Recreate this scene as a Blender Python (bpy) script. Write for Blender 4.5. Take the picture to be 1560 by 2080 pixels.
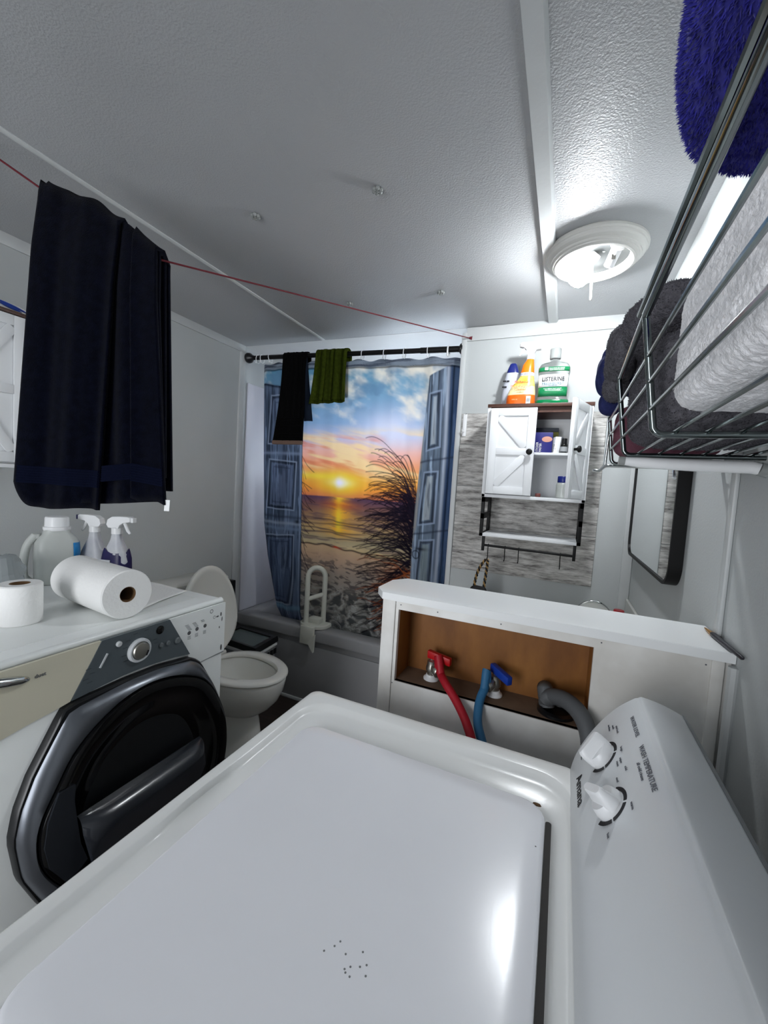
import bpy, bmesh, math, random
import numpy as np
from mathutils import Vector, Matrix

for o in list(bpy.data.objects):
    bpy.data.objects.remove(o)
SC = bpy.context.scene
COL = SC.collection
rnd = random.Random(7)

# ------------------------------------------------------------------ camera
YAW, PITCH, ROLL, FPX = 0.416, -0.065, 0.062, 820.0
cd = bpy.data.cameras.new('camera')
cam = bpy.data.objects.new('camera', cd)
COL.objects.link(cam)
cy, sy, cp, sp = math.cos(YAW), math.sin(YAW), math.cos(PITCH), math.sin(PITCH)
fw = Vector((-sy * cp, cy * cp, sp))
r0 = Vector((cy, sy, 0))
u0 = r0.cross(fw)
rt = math.cos(ROLL) * r0 + math.sin(ROLL) * u0
up = -math.sin(ROLL) * r0 + math.cos(ROLL) * u0
mw = Matrix((rt, up, -fw)).transposed().to_4x4()
mw.translation = Vector((0, 0, 1.37))
cam.matrix_world = mw
cd.sensor_fit = 'VERTICAL'
cd.sensor_height = 36.0
cd.lens = FPX / 2080 * 36.0
cd.clip_start = 0.01
SC.camera = cam

# ------------------------------------------------------------------ world, light, exposure
wd = bpy.data.worlds.new('world')
SC.world = wd
wd.use_nodes = True
bg = wd.node_tree.nodes['Background']
bg.inputs[0].default_value = (0.72, 0.82, 1.0, 1)
bg.inputs[1].default_value = 0.5
BULB_STRENGTH = 345.0
DAY = bpy.data.lights.new('daylight', 'AREA')
DAY.shape = 'RECTANGLE'
DAY.size, DAY.size_y = 0.80, 0.62
DAY.energy = 12.0
DAY.color = (0.86, 0.93, 1.0)
dayo = bpy.data.objects.new('daylight', DAY)
dayo.location = (-1.0, 2.97, 1.66)
dayo.rotation_euler = (math.radians(-90), 0, 0)
COL.objects.link(dayo)
HALL = bpy.data.lights.new('hall_light', 'AREA')
HALL.shape = 'RECTANGLE'
HALL.size, HALL.size_y = 0.84, 1.9
HALL.energy = 32.0
HALL.color = (0.95, 0.97, 1.0)
hallo = bpy.data.objects.new('hall_light', HALL)
hallo.location = (-0.85, -1.6, 1.12)
hallo.rotation_euler = (math.radians(90), 0, 0)
COL.objects.link(hallo)
SC.view_settings.view_transform = 'Standard'
SC.view_settings.look = 'None'
SC.view_settings.exposure = 0.28
SC.view_settings.gamma = 1.0
SC.view_settings.use_curve_mapping = False


# ------------------------------------------------------------------ helpers: materials
def lin(c):
    return tuple((v / 12.92 if v <= 0.04045 else ((v + 0.055) / 1.055) ** 2.4) for v in c)


def rgb(r, g, b):
    return lin((r / 255, g / 255, b / 255)) + (1,)


def mat(name, col, rough=0.5, metal=0.0, bump=0.0, bscale=100.0, var=0.0, vscale=8.0, spec=0.5, trans=0.0, coat=0.0, ior=1.45, emis=None, estr=0.0, sheen=0.0, bdetail=2.0, var_col=None, vdetail=4.0, stretch=None, alpha=1.0):
    m = bpy.data.materials.new(name)
    m.use_nodes = True
    nt = m.node_tree
    b = nt.nodes['Principled BSDF']
    b.inputs['Base Color'].default_value = col
    b.inputs['Roughness'].default_value = rough
    b.inputs['Metallic'].default_value = metal
    b.inputs['Specular IOR Level'].default_value = spec
    b.inputs['Transmission Weight'].default_value = trans
    b.inputs['Coat Weight'].default_value = coat
    b.inputs['IOR'].default_value = ior
    b.inputs['Alpha'].default_value = alpha
    b.inputs['Sheen Weight'].default_value = sheen
    if emis:
        b.inputs['Emission Color'].default_value = emis
        b.inputs['Emission Strength'].default_value = estr
    tc = nt.nodes.new('ShaderNodeTexCoord')
    src = tc.outputs['Object']
    if stretch:
        mp = nt.nodes.new('ShaderNodeMapping')
        mp.inputs['Scale'].default_value = stretch
        nt.links.new(src, mp.inputs['Vector'])
        src = mp.outputs['Vector']
    if var > 0:
        n = nt.nodes.new('ShaderNodeTexNoise')
        n.inputs['Scale'].default_value = vscale
        n.inputs['Detail'].default_value = vdetail
        nt.links.new(src, n.inputs['Vector'])
        rmp = nt.nodes.new('ShaderNodeValToRGB')
        rmp.color_ramp.elements[0].position = 0.35
        rmp.color_ramp.elements[1].position = 0.68
        c2 = var_col if var_col else tuple(max(0, v * (1 - var)) for v in col[:3]) + (1,)
        rmp.color_ramp.elements[0].color = c2
        rmp.color_ramp.elements[1].color = col
        nt.links.new(n.outputs['Fac'], rmp.inputs['Fac'])
        nt.links.new(rmp.outputs['Color'], b.inputs['Base Color'])
    if bump > 0:
        n = nt.nodes.new('ShaderNodeTexNoise')
        n.inputs['Scale'].default_value = bscale
        n.inputs['Detail'].default_value = bdetail
        nt.links.new(src, n.inputs['Vector'])
        bp = nt.nodes.new('ShaderNodeBump')
        bp.inputs['Strength'].default_value = bump
        bp.inputs['Distance'].default_value = 0.004
        nt.links.new(n.outputs['Fac'], bp.inputs['Height'])
        nt.links.new(bp.outputs['Normal'], b.inputs['Normal'])
    return m


M = {}
M['wall'] = mat('wall_paint', rgb(184, 188, 188), 0.55, bump=0.10, bscale=180, var=0.05, vscale=3)
M['ceiling'] = mat('ceiling_texture', rgb(176, 178, 180), 0.42, bump=0.32, bscale=210, bdetail=2, var=0.06, vscale=2)
M['alcove_ceiling'] = mat('smooth_ceiling', rgb(226, 226, 224), 0.5, bump=0.05, bscale=60, var=0.06, vscale=4)
M['trim'] = mat('trim_paint', rgb(198, 201, 201), 0.4, bump=0.06, bscale=90, var=0.05, vscale=9)
M['floor'] = mat('dark_floor', rgb(58, 48, 44), 0.45, var=0.4, vscale=6, stretch=(1, 8, 1), bump=0.1, bscale=40)
M['white_board'] = mat('painted_board', rgb(244, 244, 241), 0.45, bump=0.08, bscale=70, var=0.06, vscale=7, var_col=rgb(214, 211, 205))
M['cap_paint'] = mat('cap_paint', rgb(238, 240, 240), 0.35, bump=0.04, bscale=50)
M['niche_wood'] = mat('niche_plywood', rgb(158, 104, 46), 0.55, var=0.5, vscale=4, stretch=(3.5, 3.5, 1.5), var_col=rgb(124, 76, 30), bump=0.1, bscale=30)
M['niche_floor'] = mat('niche_dusty_wood', rgb(128, 104, 84), 0.8, var=0.3, vscale=18)
M['enamel'] = mat('white_enamel', rgb(243, 243, 243), 0.16, spec=0.5, var=0.03, vscale=4, bump=0.012, bscale=220)
M['lid'] = mat('lid_enamel', rgb(241, 242, 246), 0.2, spec=0.5, var=0.02, vscale=4, bump=0.01, bscale=220)
M['dark_print'] = mat('dark_print', rgb(56, 62, 66), 0.5)
M['button_grey'] = mat('button_grey', rgb(104, 110, 112), 0.35)
M['shelf_chrome'] = mat('shelf_chrome', rgb(128, 136, 136), 0.14, metal=1.0)
M['deck'] = mat('deck_enamel', rgb(236, 237, 235), 0.25, spec=0.5, bump=0.015, bscale=200)
M['console'] = mat('console_plastic', rgb(214, 217, 219), 0.32, spec=0.5, bump=0.02, bscale=300)
M['white_plastic'] = mat('white_plastic', rgb(236, 237, 238), 0.3)
M['grey_plastic'] = mat('grey_plastic', rgb(150, 153, 155), 0.4)
M['appl_white'] = mat('appliance_white', rgb(240, 243, 241), 0.3, var=0.05, vscale=6)
M['cream'] = mat('aged_cream_plastic', rgb(216, 211, 190), 0.35, var=0.05, vscale=5)
M['panel_grey'] = mat('dark_grey_panel', rgb(82, 90, 94), 0.35, bump=0.02, bscale=400)
M['door_silver'] = mat('graphite_silver', rgb(104, 108, 114), 0.3, metal=0.7)
M['black_plastic'] = mat('black_plastic', rgb(20, 21, 23), 0.3)
M['black_gloss'] = mat('black_gloss', rgb(8, 8, 9), 0.08, spec=0.5, coat=0.3)
M['bump_dark'] = mat('smoked_plastic', rgb(36, 39, 44), 0.2, spec=0.6)
M['black_metal'] = mat('black_metal', rgb(12, 12, 13), 0.5, spec=0.3)
M['rubber'] = mat('dark_rubber', rgb(40, 41, 42), 0.6)
M['chrome'] = mat('chrome', rgb(205, 208, 208), 0.12, metal=1.0)
M['brushed'] = mat('brushed_nickel', rgb(170, 168, 160), 0.32, metal=0.9)
M['porcelain'] = mat('porcelain', rgb(222, 222, 216), 0.14, spec=0.5)
M['seat'] = mat('seat_plastic', rgb(226, 226, 220), 0.25)
M['acrylic'] = mat('tub_acrylic', rgb(150, 150, 151), 0.3, var=0.05, vscale=3)
M['surround'] = mat('tub_surround', rgb(205, 205, 214), 0.35)
M['grab'] = mat('grab_bar_plastic', rgb(206, 207, 196), 0.4)
M['mirror'] = mat('mirror_glass', (0.9, 0.92, 0.92, 1), 0.02, metal=1.0)
M['cab_white'] = mat('cabinet_white', rgb(232, 234, 236), 0.4, bump=0.03, bscale=60)
M['cab_top'] = mat('walnut_top', rgb(84, 52, 40), 0.45, var=0.35, vscale=8, stretch=(1.5, 10, 10))
M['paper'] = mat('tissue_paper', rgb(240, 240, 238), 0.9, bump=0.25, bscale=140)
M['card'] = mat('brown_card', rgb(112, 84, 56), 0.9)
M['jug'] = mat('milky_plastic', rgb(210, 214, 210), 0.4, trans=0.15, var=0.05, vscale=10)
M['blue_label'] = mat('blue_label', rgb(28, 132, 200), 0.4, var=0.2, vscale=40)
M['navy_label'] = mat('navy_label', rgb(32, 28, 84), 0.35, var=0.3, vscale=30)
M['pale_label'] = mat('pale_label', rgb(204, 206, 209), 0.4, var=0.1, vscale=30, var_col=rgb(188, 190, 198))
M['red_handle'] = mat('red_handle', rgb(190, 16, 24), 0.4)
M['blue_handle'] = mat('blue_handle', rgb(20, 60, 160), 0.4)
M['red_hose'] = mat('red_hose', rgb(176, 22, 40), 0.5, bump=0.2, bscale=160)
M['blue_hose'] = mat('blue_hose', rgb(48, 108, 150), 0.55, bump=0.2, bscale=160)
M['grey_hose'] = mat('grey_hose', rgb(92, 94, 96), 0.5)
M['cord'] = mat('red_cord', rgb(96, 12, 28), 0.7, bump=0.3, bscale=500)
M['navy'] = mat('navy_terry', rgb(8, 11, 25), 1.0, sheen=0.05, bump=0.7, bscale=700, var=0.45, vscale=60, spec=0.0)
M['navy_band'] = mat('navy_band', rgb(13, 17, 34), 0.95, bump=0.3, bscale=300, spec=0.03)
M['black_cloth'] = mat('black_knit', rgb(8, 8, 9), 0.95, bump=0.5, bscale=300, spec=0.1)
M['slate_cloth'] = mat('slate_cloth', rgb(30, 38, 52), 0.95, bump=0.4, bscale=300, spec=0.1)
M['tan_cloth'] = mat('tan_hem', rgb(120, 96, 84), 0.9)
M['green'] = mat('olive_terry', rgb(64, 76, 18), 0.95, bump=0.7, bscale=260, var=0.3, vscale=60, spec=0.1)
M['white_terry'] = mat('white_terry', rgb(252, 251, 253), 0.95, bump=0.3, bscale=420, bdetail=2, var=0.05, vscale=120, spec=0.1)
M['grey_terry'] = mat('charcoal_terry', rgb(106, 104, 110), 0.95, bump=1.0, bscale=300, bdetail=3, var=0.35, vscale=120, spec=0.1)
M['blue_shag'] = mat('blue_shag', rgb(58, 57, 158), 0.9, var=0.4, vscale=90, sheen=0.2, spec=0.1, var_col=rgb(40, 39, 122))
M['blue_cloth'] = mat('blue_cloth', rgb(50, 56, 104), 0.95, bump=0.6, bscale=200, var=0.35, vscale=50, spec=0.1)
M['maroon'] = mat('maroon_cloth', rgb(112, 72, 84), 0.95, bump=0.4, bscale=200, var=0.2, vscale=40, spec=0.1)
M['lavender'] = mat('lavender_cloth', rgb(150, 150, 190), 0.95, bump=0.6, bscale=200, spec=0.1)
M['ink'] = mat('black_ink', rgb(24, 24, 28), 0.6)
M['grey_ink'] = mat('grey_ink', rgb(96, 98, 104), 0.6)
M['light_ink'] = mat('light_ink', rgb(200, 204, 206), 0.5)
M['white_ink'] = mat('white_ink', rgb(240, 242, 240), 0.5)
M['white_label'] = mat('white_label', rgb(238, 240, 240), 0.4)
M['pale_yellow'] = mat('cream_label', rgb(244, 226, 170), 0.35)
M['yellow'] = mat('yellow_label', rgb(248, 204, 30), 0.3, var=0.2, vscale=30, var_col=rgb(246, 236, 130))
M['orange'] = mat('orange_bottle', rgb(240, 120, 20), 0.25)
M['orange_dark'] = mat('orange_label', rgb(226, 100, 20), 0.3)
M['red_ink'] = mat('red_ink', rgb(190, 24, 44), 0.5)
M['orange_ink'] = mat('orange_ink', rgb(214, 120, 60), 0.5)
M['blue_ink'] = mat('blue_ink', rgb(40, 70, 160), 0.5)
M['teal_ink'] = mat('teal_ink', rgb(64, 112, 130), 0.5)
M['green_label'] = mat('green_label', rgb(10, 112, 66), 0.35)
M['green_liquid'] = mat('green_liquid', rgb(0, 122, 70), 0.15, trans=0.2)
M['clear'] = mat('clear_plastic', (0.86, 0.90, 0.88, 1), 0.08, trans=0.9, ior=1.2)
M['clear_cap'] = mat('clear_cap', rgb(176, 180, 178), 0.25, trans=0.4)
M['shampoo'] = mat('pale_bottle', rgb(196, 200, 210), 0.3)
M['royal'] = mat('royal_cap', rgb(24, 36, 110), 0.3)
M['bandage_blue'] = mat('carton_blue', rgb(28, 30, 108), 0.45)
M['skin_print'] = mat('tan_print', rgb(206, 150, 128), 0.5)
M['olive_box'] = mat('olive_carton', rgb(132, 128, 62), 0.6)
M['grey_box'] = mat('grey_carton', rgb(70, 74, 82), 0.6)
M['amber'] = mat('dark_bottle', rgb(22, 24, 24), 0.2)
M['salve'] = mat('frosted_jar', rgb(196, 200, 196), 0.2, trans=0.3)
M['brown_bit'] = mat('brown_bit', rgb(110, 60, 54), 0.5)
M['gold'] = mat('gold_ferrule', rgb(190, 140, 74), 0.3, metal=0.8)
M['brush_black'] = mat('brush_handle', rgb(28, 26, 36), 0.35)
M['rope_gold'] = mat('rope_gold', rgb(150, 118, 70), 0.6)
M['bag_black'] = mat('bag_black', rgb(16, 15, 16), 0.7, bump=0.2, bscale=120)
M['red_cap'] = mat('red_cap', rgb(150, 22, 30), 0.35)
M['fixture'] = mat('fixture_enamel', rgb(206, 205, 200), 0.3)
M['fixture_pan'] = mat('fixture_pan', rgb(96, 98, 98), 0.3, metal=0.9)
M['bulb'] = mat('lit_bulb', (1, 1, 1, 1), 0.3, emis=(0.93, 0.965, 1.0, 1), estr=BULB_STRENGTH)
M['rust'] = mat('rust', rgb(90, 66, 40), 0.9)
M['gap'] = mat('lid_gap', rgb(60, 58, 56), 0.8)
M['bin'] = mat('bin_striped', rgb(150, 152, 154), 0.4)
M['glass_lid'] = mat('grey_insert', rgb(84, 96, 96), 0.25)
M['pane'] = mat('window_pane', (0.9, 0.95, 1, 1), 0.3, trans=1.0, ior=1.05)
M['dirt'] = mat('dirt_marks', rgb(120, 122, 122), 0.8)
M['chip'] = mat('scuff', rgb(92, 92, 94), 0.8)
M['bag_clear'] = mat('crinkled_film', rgb(190, 196, 198), 0.15, trans=0.6, ior=1.15)


def curtain_mat():
    m = bpy.data.materials.new('printed_curtain')
    m.use_nodes = True
    nt = m.node_tree
    nt.nodes.clear()
    out = nt.nodes.new('ShaderNodeOutputMaterial')
    at = nt.nodes.new('ShaderNodeAttribute')
    at.attribute_name = 'print'
    d = nt.nodes.new('ShaderNodeBsdfDiffuse')
    t = nt.nodes.new('ShaderNodeBsdfTranslucent')
    mx = nt.nodes.new('ShaderNodeMixShader')
    mx.inputs[0].default_value = 0.5
    nt.links.new(at.outputs['Color'], d.inputs['Color'])
    nt.links.new(at.outputs['Color'], t.inputs['Color'])
    nt.links.new(d.outputs[0], mx.inputs[1])
    nt.links.new(t.outputs[0], mx.inputs[2])
    nt.links.new(mx.outputs[0], out.inputs['Surface'])
    return m


M['curtain'] = curtain_mat()


def plank_mat():
    m = bpy.data.materials.new('weathered_planks')
    m.use_nodes = True
    nt = m.node_tree
    b = nt.nodes['Principled BSDF']
    b.inputs['Roughness'].default_value = 0.6
    tc = nt.nodes.new('ShaderNodeTexCoord')
    oi = nt.nodes.new('ShaderNodeObjectInfo')
    add = nt.nodes.new('ShaderNodeVectorMath')
    add.operation = 'MULTIPLY_ADD'
    add.inputs[1].default_value = (3.1, 1, 7.3)
    nt.links.new(oi.outputs['Random'], add.inputs[0])
    nt.links.new(tc.outputs['Object'], add.inputs[2])
    mp = nt.nodes.new('ShaderNodeMapping')
    mp.inputs['Scale'].default_value = (7, 1, 38)
    nt.links.new(add.outputs[0], mp.inputs['Vector'])
    n = nt.nodes.new('ShaderNodeTexNoise')
    n.inputs['Scale'].default_value = 1.6
    n.inputs['Detail'].default_value = 9
    n.inputs['Roughness'].default_value = 0.68
    nt.links.new(mp.outputs[0], n.inputs['Vector'])
    r = nt.nodes.new('ShaderNodeValToRGB')
    e = r.color_ramp.elements
    e[0].position, e[0].color = 0.33, rgb(84, 80, 78)
    e[1].position, e[1].color = 0.63, rgb(214, 212, 208)
    k = e.new(0.47)
    k.color = rgb(168, 165, 161)
    nt.links.new(n.outputs['Fac'], r.inputs['Fac'])
    nt.links.new(r.outputs[0], b.inputs['Base Color'])
    return m


M['plank'] = plank_mat()


# ------------------------------------------------------------------ helpers: geometry
WLOC = {}


class MB:
    def __init__(s):
        s.v, s.f = [], []

    def add(s, vs, fs):
        k = len(s.v)
        s.v += [tuple(map(float, p)) for p in vs]
        s.f += [tuple(i + k for i in f) for f in fs]
        return s

    def box(s, x0, x1, y0, y1, z0, z1, b=0.0, seg=2):
        bm = bmesh.new()
        bmesh.ops.create_cube(bm, size=1)
        for v in bm.verts:
            v.co = Vector(((x0 + x1) / 2 + v.co.x * (x1 - x0), (y0 + y1) / 2 + v.co.y * (y1 - y0), (z0 + z1) / 2 + v.co.z * (z1 - z0)))
        if b > 0:
            b = min(b, 0.45 * min(abs(x1 - x0), abs(y1 - y0), abs(z1 - z0)))
            bmesh.ops.bevel(bm, geom=bm.edges[:], offset=b, segments=seg, profile=0.5, affect='EDGES')
        bm.verts.index_update()
        s.add([v.co[:] for v in bm.verts], [[v.index for v in f.verts] for f in bm.faces])
        bm.free()
        return s

    def obox(s, c, ax, ay, az, b=0.0):
        """oriented box: centre c, half-axis vectors ax ay az"""
        t = MB().box(-1, 1, -1, 1, -1, 1)
        if b > 0:
            lx, ly, lz = Vector(ax).length, Vector(ay).length, Vector(az).length
            t = MB().box(-lx, lx, -ly, ly, -lz, lz, b)
            A = [Vector(ax).normalized(), Vector(ay).normalized(), Vector(az).normalized()]
        else:
            A = [Vector(ax), Vector(ay), Vector(az)]
        c = Vector(c)
        return s.add([c + A[0] * p[0] + A[1] * p[1] + A[2] * p[2] for p in t.v], t.f)

    def loops(s, L, c0=True, c1=True, closed=False):
        n = len(L[0])
        vs = [p for l in L for p in l]
        fs = []
        m = len(L)
        for i in range(m if closed else m - 1):
            a, b = i * n, ((i + 1) % m) * n
            for j in range(n):
                k = (j + 1) % n
                fs.append((a + j, a + k, b + k, b + j))
        if not closed:
            if c0:
                fs.append(tuple(reversed(range(n))))
            if c1:
                fs.append(tuple(range((m - 1) * n, m * n)))
        return s.add(vs, fs)

    def tube(s, pts, r, n=10, closed=False):
        P = [Vector(p) for p in pts]
        m = len(P)
        R = r if isinstance(r, (list, tuple)) else [r] * m
        T = []
        for i in range(m):
            a = P[i - 1] if (i > 0 or closed) else P[i]
            b = P[(i + 1) % m] if (i < m - 1 or closed) else P[i]
            T.append((b - a).normalized())
        ref = Vector((0, 0, 1)) if abs(T[0].z) < 0.9 else Vector((1, 0, 0))
        nrm = T[0].cross(ref).normalized()
        L = []
        for i in range(m):
            nrm = (nrm - T[i] * nrm.dot(T[i])).normalized()
            bn = T[i].cross(nrm)
            L.append([P[i] + (nrm * math.cos(2 * math.pi * k / n) + bn * math.sin(2 * math.pi * k / n)) * R[i] for k in range(n)])
        return s.loops(L, closed=closed)

    def lathe(s, prof, c, axis=(0, 0, 1), n=28, sx=1.0, sy=1.0, xref=None, cap=True):
        a = Vector(axis).normalized()
        if xref is None:
            xref = Vector((1, 0, 0)) if abs(a.x) < 0.9 else Vector((0, 1, 0))
        x = (Vector(xref) - a * Vector(xref).dot(a)).normalized()
        y = a.cross(x)
        c = Vector(c)
        L = [[c + a * h + x * (max(r, 1e-5) * sx * math.cos(2 * math.pi * k / n)) + y * (max(r, 1e-5) * sy * math.sin(2 * math.pi * k / n)) for k in range(n)] for r, h in prof]
        return s.loops(L, cap, cap)

    def sphere(s, c, r, n=16, m=10, sc=(1, 1, 1)):
        L = []
        for i in range(m + 1):
            t = math.pi * i / m
            rr = max(math.sin(t), 1e-4) * r
            L.append([(c[0] + rr * math.cos(2 * math.pi * k / n) * sc[0], c[1] + rr * math.sin(2 * math.pi * k / n) * sc[1], c[2] - math.cos(t) * r * sc[2]) for k in range(n)])
        return s.loops(L)

    def prism(s, poly, off):
        """poly: 3-D points of a flat outline; off: extrusion vector"""
        o = Vector(off)
        a = [Vector(p) for p in poly]
        return s.loops([a, [p + o for p in a]])

    def grid(s, fn, nu, nv):
        vs = [fn(i / nu, j / nv) for j in range(nv + 1) for i in range(nu + 1)]
        fs = [(j * (nu + 1) + i, j * (nu + 1) + i + 1, (j + 1) * (nu + 1) + i + 1, (j + 1) * (nu + 1) + i) for j in range(nv) for i in range(nu)]
        return s.add(vs, fs)

    def merge(s, o):
        return s.add(o.v, o.f)

    def build(s, name, m, parent=None, loc=None, kind=None, label=None, angle=38, solid=0.0, fixn=True):
        if parent is not None:
            w = WLOC[parent.name]
        elif loc is not None:
            w = Vector(loc)
        else:
            A = np.array(s.v)
            w = Vector(((A[:, 0].min() + A[:, 0].max()) / 2, (A[:, 1].min() + A[:, 1].max()) / 2, A[:, 2].min()))
        me = bpy.data.meshes.new(name)
        me.from_pydata([(p[0] - w.x, p[1] - w.y, p[2] - w.z) for p in s.v], [], s.f)
        if fixn:
            bm = bmesh.new()
            bm.from_mesh(me)
            bmesh.ops.recalc_face_normals(bm, faces=bm.faces)
            bm.to_mesh(me)
            bm.free()
        me.polygons.foreach_set('use_smooth', [True] * len(me.polygons))
        me.set_sharp_from_angle(angle=math.radians(angle))
        me.materials.append(M[m] if isinstance(m, str) else m)
        o = bpy.data.objects.new(name, me)
        COL.objects.link(o)
        if parent is not None:
            o.parent = parent
        else:
            o.location = w
        WLOC[o.name] = w
        if kind:
            o['kind'] = kind
        if label:
            o['label'] = label
        if solid:
            md = o.modifiers.new('thickness', 'SOLIDIFY')
            md.thickness = solid
            md.offset = 0
        return o


def thing(name, label, cat, loc, group=None):
    o = bpy.data.objects.new(name, None)
    o.empty_display_size = 0.05
    COL.objects.link(o)
    o.location = loc
    WLOC[o.name] = Vector(loc)
    o['label'], o['category'] = label, cat
    if group:
        o['group'] = group
    return o


def tag(o, label, cat, group=None):
    o['label'], o['category'] = label, cat
    if group:
        o['group'] = group
    return o


def text(body, parent, size, origin, right, up, m, name='lettering', align='LEFT', bold=0.0, wide=1.0, shear=0.0):
    cu = bpy.data.curves.new('txt', 'FONT')
    cu.body = body
    cu.size = size
    cu.align_x = align
    cu.offset = bold * size
    cu.extrude = 0.0002
    cu.shear = shear
    cu.resolution_u = 2
    tmp = bpy.data.objects.new('txt', cu)
    COL.objects.link(tmp)
    me = bpy.data.meshes.new_from_object(tmp)
    bpy.data.objects.remove(tmp)
    r, u = Vector(right).normalized(), Vector(up).normalized()
    n = r.cross(u)
    w = WLOC[parent.name]
    o3 = Vector(origin) - w
    for v in me.vertices:
        c = v.co.copy()
        v.co = o3 + r * c.x * wide + u * c.y + n * c.z
    me.name = name
    me.materials.append(M[m])
    o = bpy.data.objects.new(name, me)
    COL.objects.link(o)
    o.parent = parent
    WLOC[o.name] = w
    return o


def rrect(x0, x1, y0, y1, r, z, ns=14, nc=6):
    """rounded rectangle, counter-clockwise; ns points per side, nc per corner"""
    out = []
    C = [((x1 - r, y0 + r), -90), ((x1 - r, y1 - r), 0), ((x0 + r, y1 - r), 90), ((x0 + r, y0 + r), 180)]
    for i in range(4):
        (cx, cyy), a0 = C[i]
        for k in range(nc + 1):
            a = math.radians(a0 + 90 * k / nc)
            out.append((cx + r * math.cos(a), cyy + r * math.sin(a), z))
        nx = C[(i + 1) % 4]
        a1 = math.radians(nx[1])
        q = (nx[0][0] + r * math.cos(a1), nx[0][1] + r * math.sin(a1))
        p = out[-1]
        for k in range(1, ns):
            t = k / ns
            out.append((p[0] + (q[0] - p[0]) * t, p[1] + (q[1] - p[1]) * t, z))
    return out


def vnoise(x, y, seed=0):
    """smooth value noise on numpy arrays, 0..1"""
    xi, yi = np.floor(x).astype(np.int64), np.floor(y).astype(np.int64)
    xf, yf = x - xi, y - yi

    def h(a, b):
        n = (a * 374761393 + b * 668265263 + seed * 1442695041) & 0xFFFFFFFF
        n = ((n ^ (n >> 13)) * 1274126177) & 0xFFFFFFFF
        return ((n ^ (n >> 16)) & 0xFFFF) / 65535.0
    u, v = xf * xf * (3 - 2 * xf), yf * yf * (3 - 2 * yf)
    return (h(xi, yi) * (1 - u) + h(xi + 1, yi) * u) * (1 - v) + (h(xi, yi + 1) * (1 - u) + h(xi + 1, yi + 1) * u) * v


def fbm(x, y, seed=0, octv=4):
    x, y = np.asarray(x, float), np.asarray(y, float)
    s, a, t = 0, 0.5, 0
    for i in range(octv):
        s = s + a * vnoise(x * 2 ** i, y * 2 ** i, seed + i * 17)
        t += a
        a *= 0.5
    return s / t


def n1(x, y, seed=0, octv=3):
    return float(fbm(np.array([x]), np.array([y]), seed, octv)[0])


def lump(c, h, p=3.0, amp=0.01, freq=9.0, seed=1, nu=40, nv=26, rot=0.0, tilt=0.0):
    """a folded cloth bundle: superellipsoid with soft creases"""
    R = Matrix.Rotation(rot, 3, 'Z') @ Matrix.Rotation(tilt, 3, 'Y')
    L = []

    def sg(v, e):
        return math.copysign(abs(v) ** e, v)
    e = 2.0 / p
    for j in range(nv + 1):
        t = -math.pi / 2 + math.pi * j / nv
        row = []
        for i in range(nu):
            a = 2 * math.pi * i / nu
            d = Vector((sg(math.cos(t), e) * sg(math.cos(a), e), sg(math.cos(t), e) * sg(math.sin(a), e), sg(math.sin(t), e)))
            q = Vector((d.x * h[0], d.y * h[1], d.z * h[2]))
            nn = (n1(q.x * freq + q.z * freq * 0.7 + 40, q.y * freq + q.z * freq * 0.5 + 40, seed) - 0.5) * 2 * amp
            k = 1 + nn / max(q.length, 0.03)
            row.append(tuple(Vector(c) + R @ (q * k)))
        L.append(row)
    return MB().loops(L)


def terry_lump(c, h, p=7.0, nu=620, nv=240, coarse=0.004, fine=0.0017, seed=3):
    """folded terry towel: superellipsoid with soft creases and small loops"""
    def sg(v):
        return np.sign(v) * np.abs(v) ** (2.0 / p)

    def even(th, hx, hy, n, closed):
        """points of a superellipse spaced evenly along its length"""
        x, y = sg(np.cos(th)), sg(np.sin(th))
        L = np.concatenate([[0], np.cumsum(np.hypot(np.diff(x) * hx, np.diff(y) * hy))])
        q = np.linspace(0, L[-1], n, endpoint=not closed)
        return np.interp(q, L, x), np.interp(q, L, y)
    rt_, zt_ = even(np.linspace(-math.pi / 2, math.pi / 2, 20001), h[0], h[2], nv + 1, False)
    ca_, sa_ = even(np.linspace(0, 2 * math.pi, 40001), h[0], h[1], nu, True)
    X = rt_[:, None] * ca_[None, :] * h[0]
    Y = rt_[:, None] * sa_[None, :] * h[1]
    Z = zt_[:, None] * h[2] + 0 * ca_[None, :]
    d1 = (fbm(X * 18 + Z * 13 + 40, Y * 18 + Z * 9 + 40, seed, 3) - 0.5) * 2 * coarse
    f1, f2 = fbm(Y * 330 + 900, Z * 330 + 900, seed + 3, 2), fbm(X * 330 + 900, Y * 330 + 900, seed + 4, 2)
    wx = np.abs(X / h[0]) ** 6
    d2 = (f1 * wx + f2 * (1 - wx) - 0.5) * 2 * fine
    nx, ny, nz = np.sign(X) * np.abs(X / h[0]) ** (p - 1) / h[0], np.sign(Y) * np.abs(Y / h[1]) ** (p - 1) / h[1], np.sign(Z) * np.abs(Z / h[2]) ** (p - 1) / h[2]
    nl = np.sqrt(nx ** 2 + ny ** 2 + nz ** 2) + 1e-9
    k = d1 + d2
    P = np.stack([c[0] + X + nx / nl * k, c[1] + Y + ny / nl * k, c[2] + Z + nz / nl * k], -1)
    return MB().loops([[tuple(q) for q in row] for row in P])


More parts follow.
